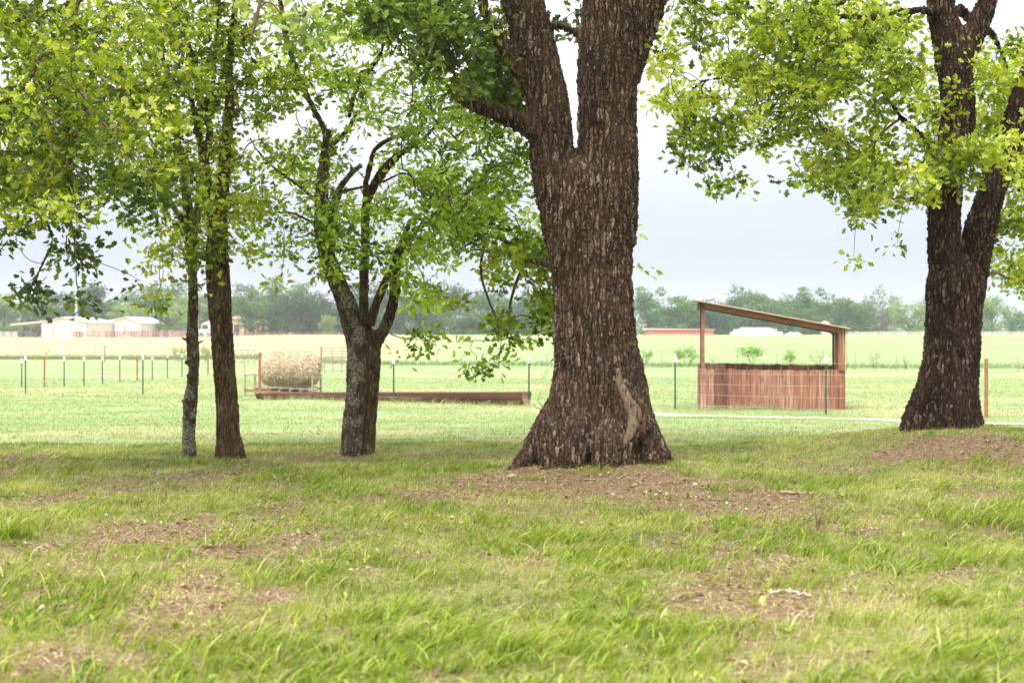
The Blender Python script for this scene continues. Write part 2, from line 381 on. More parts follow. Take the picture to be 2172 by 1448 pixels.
# ------------------------------------------------------------------ grass
def blades(name, x, y, hgt, wid, lean, tint, mat, seg=3, lay=None, label=None, dirx=.8, seed=1):
    r = np.random.default_rng(seed); n = len(x); z = H(x, y) - .004
    az = r.normal(dirx, 1.0, n) if dirx is not None else r.uniform(0, 6.28, n)
    az = np.where(r.random(n) < .25, r.uniform(0, 6.28, n), az - .8)
    dx, dy = np.cos(az), np.sin(az)
    fa = r.uniform(0, 6.28, n); wx, wy = np.cos(fa) * .5, np.sin(fa) * .5
    Vs = []
    for s in range(seg + 1):
        u = s / seg
        out_ = hgt * lean * u ** 1.9; up_ = hgt * (u - .42 * lean * u ** 2.4)
        if lay is not None: up_ = hgt * .08 * np.sin(u * 2.5) + .006 + lay * u; out_ = hgt * u
        w = wid * (1 - .78 * u ** 1.6)
        c = np.stack([x + dx * out_, y + dy * out_, z + up_], 1)
        if s < seg:
            Vs.append(c + np.stack([wx * w, wy * w, 0 * w], 1)); Vs.append(c - np.stack([wx * w, wy * w, 0 * w], 1))
        else: Vs.append(c)
    k = 2 * seg + 1
    V = np.stack(Vs, 1).reshape(-1, 3)
    base = np.arange(n)[:, None] * k
    loc = []; sz = []
    for s in range(seg - 1): loc += [2 * s, 2 * s + 1, 2 * s + 3, 2 * s + 2]; sz.append(4)
    loc += [2 * seg - 2, 2 * seg - 1, 2 * seg]; sz.append(3)
    FL = (base + np.array(loc)[None]).ravel()
    o = new_mesh(name, V, FL, np.tile(sz, n), mat, None, {'tint': np.repeat(tint, k)})
    tag(o, label, 'grass' if 'grass' in name else 'ground litter', kind='stuff')
    return o
GRASS = m_leaf('grass_blade', [(0, (.05, .085, .006)), (.3, (.14, .21, .010)), (.6, (.26, .34, .025)), (.8, (.44, .46, .13)), (1, (.62, .53, .33))], .38, .36)
rg = np.random.default_rng(77)
def wedge(n, y0, y1, p=1.0, wmax=.46):
    u = rg.random(n); y = (y0 ** (2 * p) + u * (y1 ** (2 * p) - y0 ** (2 * p))) ** (1 / (2 * p))
    return rg.uniform(-wmax, wmax, n) * y, y
def keep(x, y, thr, soft=.25):
    return rg.random(len(x)) < np.clip((thr - litter(x, y)) / soft + .5, .14, 1)
# low turf
x, y = wedge(460000, 3.6, 21.5, .62); k = keep(x, y, .50, .7)
x, y = x[k], y[k]; n = len(x)
cl_ = fbm(x * 1.3, y * 1.3, 40, 3); tf = vnoise(x * 9, y * 6, 44) * .6 + vnoise(x * 21, y * 14, 45) * .4
k = rg.random(n) < .25 + 1.3 * sstep(.3, .62, tf); x, y, cl_, tf = x[k], y[k], cl_[k], tf[k]; n = len(x)
tnt = np.clip(.42 + (cl_ - .5) * 1.1 - (tf - .5) * .45 + rg.normal(0, .17, n) + .35 * (rg.random(n) < .2), 0, 1)
blades('grass', x, y, (.022 + .06 * rg.random(n)) * (.35 + cl_ * .6 + tf * .9), .0022 + .00016 * y, .5 + .5 * rg.random(n), tnt, GRASS, 2, label='short green and straw coloured turf under the oaks', seed=2)
# lusher, broader blades in clumps
x, y = wedge(160000, 3.4, 18, .8)
cm = fbm(x * 1.1, y * .9, 50, 3) + .14 * (1 - sstep(6, 9, y)) - .25 * litter(x, y)
k = rg.random(len(x)) < sstep(.42, .60, cm) * sstep(.35, .6, vnoise(x * 7, y * 5, 47)); x, y = x[k], y[k]; n = len(x)
blades('tall_grass', x, y, .05 + .13 * rg.random(n) ** 1.3, .004 + .007 * rg.random(n) + .006 * rg.random(n) * (y < 8.5), .6 + .6 * rg.random(n), np.clip(.34 + rg.normal(0, .2, n), 0, 1), GRASS, 4, label='lush broad bladed grass leaning with the wind in the foreground', seed=3)
# tufts
tx_, ty_, th_ = [], [], []
for i in range(330):
    yy = 4.2 + 11 * rg.random() ** 1.2; xx = rg.uniform(-.42, .42) * yy
    if litter(xx, yy) > .8: continue
    q = int(rg.integers(12, 60)); s_ = rg.uniform(.05, .22); h_ = rg.uniform(.09, .27)
    tx_.append(rg.normal(xx, s_, q)); ty_.append(rg.normal(yy, s_ * .7, q)); th_.append(h_ * (.4 + .8 * rg.random(q)))
for (px, py, rx, ny_, h) in ((2090, 1110, 90, 240, .30), (2140, 1085, 50, 130, .3), (1990, 1100, 30, 60, .26), (20, 1140, 40, 160, .30), (1150, 1150, 70, 110, .2), (1230, 1140, 60, 80, .18), (870, 1130, 60, 70, .15), (1560, 975, 70, 160, .14), (1450, 1005, 40, 90, .12),
                            (1150, 1060, 60, 30, .13), (1110, 1015, 40, 60, .13), (1250, 1000, 40, 50, .12), (560, 1235, 80, 110, .22), (1500, 1340, 120, 160, .2), (1990, 1280, 60, 110, .2), (480, 1380, 150, 220, .2), (1130, 1390, 130, 150, .18), (700, 1030, 40, 50, .12), (690, 1010, 30, 50, .14), (820, 985, 90, 140, .1), (1700, 1240, 60, 60, .16), (2100, 1330, 60, 80, .2), (990, 1340, 160, 180, .17), (1290, 1180, 70, 80, .17), (1640, 1150, 90, 80, .14), (330, 1180, 90, 110, .16), (100, 1230, 90, 130, .18)):
    c = hit(px, py); s = rx * c[1] / F
    tx_.append(rg.normal(c[0], s * .6, ny_)); ty_.append(rg.normal(c[1], s * .5, ny_)); th_.append(h * (.5 + .8 * rg.random(ny_)))
x, y, h = map(np.concatenate, (tx_, ty_, th_)); n = len(x)
blades('wind_blown_grass', x, y, h, .004 + .007 * rg.random(n), .8 + .6 * rg.random(n), np.clip(.48 + rg.normal(0, .18, n), 0, 1), GRASS, 5, label='long wind blown grass tufts bending to the right', dirx=.4, seed=4)
# straw lying down
x, y = wedge(190000, 3.4, 20, .7); k = rg.random(len(x)) < np.clip(litter(x, y) * 1.7 + .05, .32, 1); x, y = x[k], y[k]; n = len(x)
blades('straw_litter', x, y, .03 + .09 * rg.random(n), .0022 + .0018 * rg.random(n) + .00012 * y, 1 + 0 * x, rg.uniform(.0, 1, n), m_leaf('straw', [(0, (.075, .042, .024)), (.4, (.24, .16, .095)), (.7, (.44, .34, .21)), (1, (.64, .55, .38))], .15, .8), 3, lay=.012 * rg.random(n), label='dry straw and twigs matted over the bare patches', dirx=None, seed=5)
# middle pasture
x, y = wedge(170000, 19, 60, .55, .42); n = len(x); cl_ = fbm(x * .5, y * .8, 60, 4)
k = rg.random(n) < (.35 + sstep(.4, .6, cl_)) * (1 - .6 * midtan(x, y))
ins = np.abs(y - np.interp(x, ex, ey)) < .5
k &= ~(ins & (x > tx[0] - 2)); x, y, cl_ = x[k], y[k], cl_[k]; n = len(x)
FGR = m_leaf('field_grass_blade', [(0, (.14, .20, .065)), (.4, (.225, .275, .115)), (.7, (.31, .34, .17)), (1, (.44, .40, .25))], .35, .6)
blades('field_grass', x, y, .04 + .05 * rg.random(n), .004 + .0003 * y, .5 + .6 * rg.random(n), np.clip(.38 + (cl_ - .5) + rg.normal(0, .18, n), 0, 1), FGR, 2, label='bright green pasture grass beyond the trees', seed=6)
# seeding stems along the trough and pen
xs, ys = [], []
for (p0, p1, q) in (((560, 847), (1135, 862), 900), ((1490, 869), (1785, 865), 700), ((0, 838), (520, 842), 500)):
    a_, b_ = hit(*p0), hit(*p1); u = rg.random(q); xs.append(a_[0] + (b_[0] - a_[0]) * u + rg.normal(0, .1, q)); ys.append(a_[1] + (b_[1] - a_[1]) * u - .15 - .3 * rg.random(q))
x, y = np.concatenate(xs), np.concatenate(ys); n = len(x)
blades('seeding_grass', x, y, .12 + .22 * rg.random(n) ** 2, .010 + 0 * x, .8 + .6 * rg.random(n), rg.uniform(.3, 1, n), FGR, 3, label='seeding grass stems along the trough and the pen', seed=7)
# weeds strip far left and along the second fence
x = rg.uniform(-42, 32, 26000); a_ = x / 88; y = np.interp(a_, [-.4, -.2, -.1, .1, .36], [98, 98, 82, 78, 74]) + rg.normal(0, 1.5, len(x)); n = len(x)
k = rg.random(n) < np.where(x < -12, 1, .35); x, y = x[k], y[k]; n = len(x)
blades('weedy_grass', x, y, .15 + .35 * rg.random(n), .03 + 0 * x, .5 + .5 * rg.random(n), rg.uniform(0, .7, n), m_leaf('weed_blade', [(0, (.08, .14, .05)), (.6, (.16, .25, .09)), (1, (.35, .33, .16))], .3, .7), 2, label='rank weeds along the second wire fence', seed=8)

# dead oak leaves on the ground
def ground_leaves(name, n, label, seed):
    r = np.random.default_rng(seed)
    x, y = wedge(n * 3, 3.4, 19.5, .8); k = r.random(len(x)) < np.clip(litter(x, y) - .25, .03, 1); x, y = x[k][:n], y[k][:n]; m_ = len(x)
    a = r.uniform(0, 6.28, m_); L = .012 + .05 * r.random(m_) ** 2.2; Wd = L * r.uniform(.4, .6, m_)
    u = np.stack([np.cos(a), np.sin(a)], 1); v = np.stack([-np.sin(a), np.cos(a)], 1)
    z = H(x, y) + .012 + r.random(m_) * .02
    Vl = []
    for (pu, pv, pz) in ((-.5, 0, .1), (-.15, -.5, .4), (.25, -.42, .25), (.5, 0, -.1), (.2, .45, .35), (-.2, .4, .2), (0, 0, -.1)):
        c = np.stack([x, y], 1) + u * (L * pu)[:, None] + v * (Wd * pv)[:, None]
        Vl.append(np.concatenate([c, (z + L * pz * r.uniform(.2, 1.1, m_))[:, None]], 1))
    Vl = np.stack(Vl, 1).reshape(-1, 3)
    loc = [0, 1, 6, 1, 2, 6, 2, 3, 6, 3, 4, 6, 4, 5, 6, 5, 0, 6]
    FL = (np.arange(m_)[:, None] * 7 + np.array(loc)).ravel()
    o = new_mesh(name, Vl, FL, np.full(m_ * 6, 3), m_leaf('dead_leaf', [(0, (.10, .05, .03)), (.5, (.26, .15, .09)), (.85, (.44, .30, .20)), (1, (.62, .52, .42))], .15, .8), None, {'tint': np.repeat(r.random(m_), 7)})
    tag(o, label, 'leaf litter', kind='stuff')
ground_leaves('leaf_litter', 9000, 'brown dead oak leaves scattered on the ground', 12)

# broad-leaved weeds low in the sward
x, y = wedge(9000, 3.4, 15, .8); k = rg.random(len(x)) < .14 * sstep(.45, .6, fbm(x * 1.5, y * 1.5, 70, 3)) + .01
x, y = x[k], y[k]; n = len(x); wv, wt = [], []
lv = np.array([(-.5, 0), (-.1, -.26), (.25, -.2), (.5, 0), (.25, .2), (-.1, .26)])
for i in range(n):
    for j in range(rg.integers(3, 7)):
        a = rg.uniform(0, 6.28); L = rg.uniform(.025, .06); tl = rg.uniform(.2, 1.1)
        u = np.array([math.cos(a) * math.cos(tl), math.sin(a) * math.cos(tl), math.sin(tl)]); v = np.array([-math.sin(a), math.cos(a), 0])
        c = np.array([x[i], y[i], 0]) + u * L * .6
        wv.append(c + lv[:, :1] * L * u + lv[:, 1:] * L * v); wt.append(rg.uniform(.1, .75))
wv = np.array(wv); bz = H(wv[:, 0, 0], wv[:, 0, 1]); wv[:, :, 2] += bz[:, None] + .01
q = len(wv)
o = new_mesh('broadleaf_weeds', wv.reshape(-1, 3), np.arange(q * 6), np.full(q, 6), GRASS, None, {'tint': np.repeat(wt, 6)})
tag(o, 'small broad leaved weeds among the grass', 'weeds', kind='stuff')

# ------------------------------------------------------------------ trees
def px3(spec, y0):
    """list of (px, py, r_px, dy) -> x y z r"""
    out = []
    for s in spec:
        px, py, r = s[:3]; y = y0 + (s[3] if len(s) > 3 else 0)
        p = P(px, py, y); out.append([*p, r * y / F])
    return np.array(out)
def trunk_mesh(name, limbs, mat, parent, voxel, smooth_it=5, sub=1):
    """limbs: list of (x y z r arrays, sides, flat). Closed tubes fused into one skin."""
    mb = MB()
    for L, sides, flat in limbs:
        R = resample(L, max(.06, voxel * 3)); mb.tube(R[:, :3], np.maximum(R[:, 3], voxel * 1.3), sides, flat=flat)
    tmp = mb.build('tmp', None)
    md = tmp.modifiers.new('r', 'REMESH'); md.mode = 'VOXEL'; md.voxel_size = voxel
    sm = tmp.modifiers.new('s', 'SMOOTH'); sm.factor = .5; sm.iterations = smooth_it
    if sub: ss = tmp.modifiers.new('u', 'SUBSURF'); ss.levels = sub; ss.render_levels = sub
    dg = bpy.context.evaluated_depsgraph_get(); dg.update()
    me = bpy.data.meshes.new_from_object(tmp.evaluated_get(dg)); me.name = name
    bpy.data.objects.remove(tmp)
    me.polygons.foreach_set('use_smooth', np.ones(len(me.polygons), bool)); me.materials.clear(); me.materials.append(mat)
    o = bpy.data.objects.new(name, me); COL.objects.link(o); o.parent = parent
    return o

HALF = np.array([(.0, .03), (.18, .09), (.30, .27), (.42, .13), (.60, .40), (.76, .17), (.90, .20), (1.0, .0)])
NARROW = np.array([(.0, .02), (.25, .10), (.5, .14), (.75, .10), (1.0, .0)])
def leaves_mesh(name, C, size, tint, mat, parent, rng, shape=HALF, wind=(.75, 0, -.25), wstr=.8, rad=None):
    n = len(C); half = shape; m_ = len(half)
    D = rng.normal(0, 1, (n, 3)) + np.array(wind) * wstr
    if rad is not None: D = D * .55 + rad
    D /= np.linalg.norm(D, axis=1)[:, None]
    R = rng.normal(0, 1, (n, 3)); S = np.cross(D, R); S /= np.linalg.norm(S, axis=1)[:, None]; Nn = np.cross(D, S)
    fold = rng.uniform(.15, .7, n)[:, None]; curl = rng.uniform(-.35, .35, n)[:, None]
    Vs = []
    for (u, w) in half: Vs.append(C + size[:, None] * (u * D + curl * u * u * Nn))          # midrib
    for sgn in (1, -1):
        for (u, w) in half[1:-1]: Vs.append(C + size[:, None] * (u * D + sgn * w * S + (curl * u * u + fold * w) * Nn))
    k = len(Vs); V = np.stack(Vs, 1).reshape(-1, 3)
    q = m_ - 2
    a = [0] + [m_ + i for i in range(q)] + [m_ - 1] + [m_ - 2 - i for i in range(m_ - 2)]
    b = list(range(m_)) + [m_ + q + q - 1 - i for i in range(q)]
    loc = np.array(a + b); FL = (np.arange(n)[:, None] * k + loc[None]).ravel()
    return new_mesh(name, V, FL, np.tile([len(a), len(b)], n), mat, parent, {'tint': np.repeat(np.clip(tint, 0, 1), k)})

def grow(limb_pts, targets, rng, sag=.12, pen=.35, stepn=5):
    """joins every spray to the nearest bit of wood; returns tube list"""
    NN = len(limb_pts) + len(targets) * stepn + 5
    P_ = np.zeros((NN, 3)); cost = np.zeros(NN); par = np.full(NN, -1); cnt = np.zeros(NN)
    m_ = len(limb_pts); P_[:m_] = limb_pts
    d0 = np.array([np.min(np.sum((limb_pts - q) ** 2, 1)) for q in targets]); order = np.argsort(d0)
    chains = []
    for q in targets[order]:
        dv = P_[:m_] - q; d = np.sqrt(np.sum(dv * dv, 1)); j = int(np.argmin(d + pen * cost[:m_]))
        a = P_[j]; L = d[j]; prev = j; ch = [j]
        side = rng.normal(0, .09, 3) * L; side2 = rng.normal(0, .05, 3) * L
        for s in range(1, stepn + 1):
            u = s / stepn
            p = a + (q - a) * u + side * math.sin(u * math.pi) + side2 * math.sin(u * 2 * math.pi) + np.array([0, 0, sag * L * math.sin(u * math.pi)])
            P_[m_] = p; cost[m_] = cost[prev] + L / stepn; par[m_] = prev; prev = m_; ch.append(m_); m_ += 1
        chains.append(ch)
    cnt[:m_] = 0
    for ch in chains: cnt[ch[-1]] += 1
    for i in range(m_ - 1, -1, -1):
        if par[i] >= 0: cnt[par[i]] += cnt[i]
    return P_, cnt, chains

def twigs_mesh(name, P_, cnt, chains, mat, parent, r0=.0042, pw=.46, rmax=.05):
    AV, AF = [], []; nb = 0; n = 5
    for ch in chains:
        pts = P_[ch]; c = cnt[ch].copy(); c[0] = c[1]
        r = np.minimum(r0 * np.maximum(c, 1) ** pw, rmax); r[-1] *= .5
        V, fs = tube_geo(pts, r, n, False); AV.append(V); AF.append(np.array(fs) + nb); nb += len(V)
    F_ = np.concatenate(AF); return new_mesh(name, np.concatenate(AV), F_, np.full(len(F_), 4), mat, parent, None, True)

def crown(tree, y0, grid, c0, r0, limb_arr, seed, leafmat, n_full=9, per=15, lsize=(.05, .095), depth=1.1, front=None, shape=HALF, tint0=.45, twig=TWIG, name='crown', dark=0, spread=.078, cw=60.0, rh=50.0, extra=None, bname='branches'):
    """grid rows of density digits across the crown, seen from the field side"""
    rng = np.random.default_rng(seed); T = []
    for ri, row in enumerate(grid):
        for ci, chh in enumerate(row):
            if chh in ' .0': continue
            d = int(chh) / 9.0; d = d ** 1.25
            nn = rng.poisson(n_full * 1.45 * d)
            for _ in range(nn):
                px = (c0 + ci + rng.random()) * cw; py = (r0 + ri + rng.random()) * rh
                cn = float(fbm(px / 50.0, py / 38.0, seed, 2)) + rng.normal(0, .05)
                if cn < .685 - .36 * d ** .7 : continue
                dy = rng.normal(0, depth)
                if front is not None: dy = front(px, py, dy, rng)
                T.append(P(px, py, y0 + dy))
    if extra is not None: T += extra
    T = np.array(T)
    lp = np.concatenate([resample(L, .12)[:, :3] for L in limb_arr])
    P_, cnt, chains = grow(lp, T, rng)
    twigs_mesh(bname, P_, cnt, chains, twig, tree)
    n = len(T); cnts = rng.poisson(per * 1.6, n) + 3
    idx = np.repeat(np.arange(n), cnts); m_ = len(idx)
    ct = rng.normal(0, .19, n)                       # each spray has its own tone
    off = rng.normal(0, spread, (m_, 3)) * np.array([1.1, 1, .8]) * rng.uniform(.6, 1.5, n)[idx][:, None]
    C = T[idx] + off
    mass = (fbm(C[:, 0] * 1.3 + C[:, 1] * .9, C[:, 2] * 1.6 - C[:, 1] * .5, seed + 9, 3) - .5) * 1.1
    tint = tint0 + mass + ct[idx] * .8 + rng.normal(0, .19, m_) - dark
    leaves_mesh(name, C, rng.uniform(*lsize, m_) * 1.3, tint, leafmat, tree, rng, shape, rad=off / spread)
    return T

def canopy(tree, cx, cy, cz, rx, ry, rz, n, seed, mat, size=(.16, .26), zmin=5.9):
    """the rest of the crown, above the picture"""
    rng = np.random.default_rng(seed)
    q = rng.normal(0, 1, (n * 2, 3)); q /= np.linalg.norm(q, axis=1)[:, None]; q *= (rng.random(n * 2) ** .4)[:, None]
    C = np.array([cx, cy, cz]) + q * np.array([rx, ry, rz])
    lim = HC + (HOR + 30) * np.maximum(C[:, 1], 3) / F
    k = (C[:, 2] > np.maximum(lim + .25, 3.6)) & (fbm(C[:, 0] * .5, C[:, 1] * .5 + C[:, 2] * .4, seed, 3) > .40)
    C = C[k][:n]; m_ = len(C)
    leaves_mesh('upper_foliage', C, rng.uniform(*size, m_), .5 + rng.normal(0, .15, m_), mat, tree, rng, NARROW * np.array([1, 2.4]))

LOC0 = (0, 0, 0)
def tree_root(name, base, label, cat='tree', group=None):
    o = bpy.data.objects.new(name, None); COL.objects.link(o); tag(o, label, cat, group); o.empty_display_size = .5
    return o      # parts keep world coordinates; moved below

# ---- big forked oak in the middle
D = tree_root('oak_tree', None, 'massive forked oak in the middle with flared base and pale scar', group='oaks on the lawn')
yD = 16.9
L = []
L.append((px3([(1262, 1075, 140, -.1), (1262, 1005, 138, -.05), (1262, 960, 130), (1264, 915, 121), (1270, 865, 112), (1270, 800, 100), (1263, 720, 89), (1258, 620, 86), (1252, 540, 90), (1246, 460, 95), (1247, 400, 92), (1247, 360, 72), (1246, 335, 40)], yD), 28, .92))
L.append((px3([(1212, 500, 60), (1190, 400, 58), (1172, 330, 50), (1165, 235, 46), (1143, 130, 45), (1108, 0, 46), (1075, -140, 40), (1040, -330, 30)], yD), 20, 1.0))
L.append((px3([(1285, 520, 66), (1288, 400, 68), (1290, 330, 65), (1288, 240, 64), (1290, 130, 66), (1296, 30, 64), (1290, -80, 52), (1270, -200, 44), (1262, -400, 32)], yD), 20, 1.0))
L.append((px3([(1322, 170, 36), (1352, 90, 34), (1380, 10, 33), (1420, -90, 28), (1500, -240, 20)], yD), 14, 1.0))
L.append((px3([(1180, 262, 28), (1128, 182, 24), (1088, 126, 21), (1056, 78, 16), (1030, 30, 13), (1012, -40, 12), (980, -140, 9)], yD), 12, 1.0))
L.append((px3([(1150, 290, 22), (1110, 262, 24), (1062, 243, 21), (1015, 228, 16), (985, 219, 9), (968, 216, 3)], yD - .1), 10, 1.0))
L.append((px3([(1240, 78, 14), (1205, 62, 10), (1180, 54, 10), (1160, 60, 7), (1140, 58, 5)], yD), 8, 1.0))
L.append((px3([(1150, 320, 18), (1132, 292, 16), (1118, 285, 8)], yD - .1), 8, 1.0))
L.append((px3([(1325, 352, 26), (1342, 350, 16), (1352, 356, 7)], yD - .15), 10, 1.0))
for (sp) in ([(1200, 820, 16, -.1), (1168, 895, 28, -.15), (1132, 955, 25, -.3), (1098, 992, 20, -.45), (1070, 1012, 10, -.6)],
             [(1200, 800, 20, -.3), (1186, 880, 34, -.36), (1172, 950, 32, -.55), (1165, 1000, 24, -.7), (1150, 1030, 12, -.9)],
             [(1232, 800, 20, -.4), (1225, 880, 32, -.47), (1218, 940, 34, -.68), (1212, 1005, 22, -.85)],
             [(1285, 820, 18, -.45), (1290, 900, 28, -.52), (1285, 950, 36, -.72), (1282, 1008, 26, -.88)],
             [(1320, 930, 26, -.45), (1326, 970, 24, -.6), (1330, 1012, 16, -.7)],
             [(1340, 790, 16, -.2), (1358, 870, 28, -.28), (1378, 940, 30, -.4), (1392, 985, 25, -.5), (1404, 1010, 14, -.6)],
             [(1345, 820, 16, .05), (1370, 900, 24, .1), (1400, 958, 22, .1), (1425, 1000, 16, .1)],
             [(1190, 820, 16, .1), (1155, 900, 24, .2), (1120, 960, 20, .3), (1090, 1005, 14, .4)]):
    L.append((px3(sp, yD), 12, 1.0))
for off in (-1, 1):
    L.append((px3([(1308 + off * 3, 772, 5, -.44), (1314 + off * 15, 812, 9, -.46), (1325 + off * 20, 842, 11, -.50), (1341 + off * 24, 868, 12, -.52), (1347 + off * 23, 895, 12, -.55), (1334 + off * 19, 925, 11, -.60), (1320 + off * 10, 955, 9, -.66)], yD), 8, 1.0))
trunk_mesh('trunk', L, BARK_D, D, .019, 7, 1)
# the long pale healed scar on the right of the foot
sc = px3([(1308, 782, 4, -.47), (1316, 812, 9, -.475), (1328, 842, 13, -.505), (1342, 868, 16, -.53), (1347, 892, 15, -.562), (1336, 918, 11, -.61), (1324, 942, 6, -.655)], yD)
mbs = MB(); R = resample(sc, .02); R[:, 0] += .008 * np.sin(np.arange(len(R)) * .55); mbs.tube(R[:, :3], R[:, 3], 16, flat=.5)
ms, t, out = mat_new('scar_wood'); co = coords(t, (1, 1, .18)); n1 = noise(t, co, 40, 5, .7); n2 = noise(t, coords(t, (.2, .2, 1)), 60, 3)
cc = ramp(t, n1, [(.36, (.035, .02, .012)), (.47, (.125, .088, .056)), (.7, (.21, .155, .105))])
bs = N(t, 'ShaderNodeBsdfPrincipled', {'Base Color': cc, 'Roughness': .9, 'Specular IOR Level': .1})
bn = N(t, 'ShaderNodeBump', {'Strength': .9, 'Distance': .015, 'Height': math_(t, 'ADD', n1, n2)}); t.links.new(bn.outputs[0], bs.inputs['Normal']); t.links.new(bs.outputs[0], out.inputs[0])
sco = mbs.build('bark_scar', ms, D, True); sco['label'] = 'smooth pale healed scar running down the bark'
Dl = [l[0] for l in L[1:7]]
gD = ["7999610300 5",
      "6987602300 4",
      "16776200   1",
      ".156640     ",
      "..03550     ",
      "...1340     "]
gD = [r.replace(' ', '0') for r in gD]
def frD(px, py, dy, r):
    if 950 < px < 1150 and 185 < py < 300: return .7 + abs(dy)
    if 1050 < px < 1120 and py < 130: return .6 + abs(dy)
    if 1020 < px < 1150 and 60 < py < 200: return .5 + abs(dy) if r.random() < .8 else -.3
    return -.3 + dy * .8 if px < 1110 else .9 + abs(dy) * .5
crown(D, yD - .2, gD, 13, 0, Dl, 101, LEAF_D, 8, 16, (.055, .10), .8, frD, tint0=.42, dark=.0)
gDb = ["000320003", "000100000", "000000000", "000000000", "000000000","000200000", "046730000", "166720000".replace(' ', '0'), "038851000", "256720000", "055620000", "033100000"]
# hanging curtain behind the trunk, left of it
back = [px3([(1200, 560, 20, .9), (1165, 562, 9, 1.3), (1120, 545, 7, 1.7), (1085, 520, 5, 2.0), (1040, 500, 3.5, 2.2), (990, 520, 2.5, 2.2)], yD), px3([(1120, 545, 5, 1.7), (1095, 600, 3.5, 1.8), (1080, 660, 2.5, 1.9), (1085, 720, 1.6, 1.9)], yD), px3([(1030, 500, 3.5, 2.2), (1020, 575, 3, 2.1), (1038, 640, 2.4, 2.0), (1062, 690, 1.6, 2.0)], yD)]
mb = MB()
for b_ in back:
    R = resample(b_, .08); mb.tube(R[:, :3], R[:, 3], 8)
mb.build('drooping_limb', TWIG, D, True)
gH = ["0012200", "0045620", "0155630", "0167850", "0267870", "0267740", "0446740", "0544740", "0242210"]
crown(D, yD + 1.9, gH, 15, 10, back, 103, LEAF, 6, 14, (.055, .10), .45, tint0=.40, name='hanging_foliage', rh=40.0, r0=None) if False else None
def crown_rows(tree, y0, grid, c0, ytop, rh, limbs, seed, mat, **k):
    return crown(tree, y0, grid, c0, ytop / rh, limbs, seed, mat, rh=rh, **k)
crown_rows(D, yD + 1.9, ["0034550", "0135660", "0046752", "0257774", "0157862", "0256750", "0353551", "0531330", "0230000"], 15, 450, 40.0, back, 103, LEAF, n_full=5.5, per=14, lsize=(.055, .10), depth=.45, tint0=.40, name='hanging_foliage', bname='hanging_branches')
crown_rows(D, yD + 1.0, ["04", "02", "00", "00", "03", "03", "01"], 21, 250, 50.0, [px3([(1300, 300, 20, .5), (1335, 330, 5, .8)], yD), px3([(1300, 500, 20, .5), (1330, 540, 5, .8)], yD)], 104, LEAF, n_full=3, per=10, depth=.2, tint0=.55, name='side_sprig', bname='side_twigs', lsize=(.05, .09))
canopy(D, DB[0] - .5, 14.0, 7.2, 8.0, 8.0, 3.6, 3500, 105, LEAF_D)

# ---- dark oak on the right
E = tree_root('oak_tree', None, 'dark two stemmed oak on a bare mound at the right edge', group='oaks on the lawn')
yE = 19.4
L = [(px3([(2000, 985, 84), (2000, 930, 82), (2004, 885, 76), (2008, 830, 66), (2018, 760, 60), (2022, 680, 59), (2026, 600, 60), (2030, 565, 50), (2032, 540, 26)], yE), 24, 1.0),
     (px3([(2004, 650, 36), (2004, 560, 36), (2003, 480, 36), (2006, 400, 36), (2018, 330, 37), (2032, 260, 37), (2030, 190, 37), (2020, 120, 38), (2006, 60, 34), (1995, 0, 31), (1990, -120, 27), (1980, -350, 20)], yE), 18, 1.0),
     (px3([(2050, 650, 36), (2064, 560, 36), (2078, 490, 35), (2096, 430, 31), (2116, 370, 30), (2142, 300, 30), (2162, 230, 27), (2190, 150, 26), (2240, 50, 24), (2290, -150, 18)], yE + .1), 18, 1.0),
     (px3([(2030, 150, 30), (2058, 90, 27), (2080, 40, 25), (2100, -10, 22), (2150, -160, 17)], yE - .05), 14, 1.0),
     (px3([(1990, 26, 16), (1960, 22, 10), (1920, 24, 9), (1880, 30, 9), (1845, 37, 8), (1793, 35, 7.5), (1720, 38, 6), (1640, 46, 5), (1600, 60, 4)], yE - .2), 8, 1.0),
     (px3([(1860, 36, 8), (1835, 48, 7), (1815, 72, 6), (1800, 110, 4)], yE - .25), 8, 1.0),
     (px3([(1795, 0, 8), (1760, 20, 9), (1735, 45, 7), (1715, 80, 6), (1670, 125, 5)], yE + .3), 8, 1.0),
     (px3([(1990, 318, 16), (1965, 300, 9), (1940, 275, 8.5), (1912, 250, 8), (1893, 222, 6), (1870, 195, 6), (1838, 172, 5.5), (1805, 150, 5), (1776, 137, 4)], yE - .3), 8, 1.0),
     (px3([(1840, 172, 4.5), (1790, 168, 3.5), (1740, 172, 3), (1690, 180, 2.5)], yE - .3), 6, 1.0),
     (px3([(1650, 130, 8, .5), (1625, 150, 9, .5), (1595, 170, 7, .5), (1560, 165, 5, .4), (1500, 170, 5, .3), (1470, 190, 4, .2), (1455, 235, 3, .2)], yE), 8, 1.0),
     (px3([(2030, 14, 14, .3), (2060, 42, 12, .4), (2095, 62, 10, .5), (2125, 110, 7, .6), (2140, 160, 5, .6)], yE), 8, 1.0),
     (px3([(1960, 345, 5), (1968, 300, 5), (1970, 280, 4)], yE - .45), 6, 1.0),
     (px3([(1960, 830, 24, -.1), (1940, 872, 22, -.2), (1930, 915, 24, -.25), (1925, 960, 20, -.3)], yE), 10, 1.0),
     (px3([(2055, 850, 24), (2068, 905, 22), (2076, 960, 20, -.1)], yE), 10, 1.0)]
trunk_mesh('trunk', L, BARK_E, E, .024, 4, 1)
gE = ["35899988610000", "34899998730025", "54899998543578", "77899986751788", "78887866764688", "77766766665899", "26755766776999", "00552587874787", "00000035761126", "00000006730066", "00000003500067", "00000000000266", "00000000000023"]
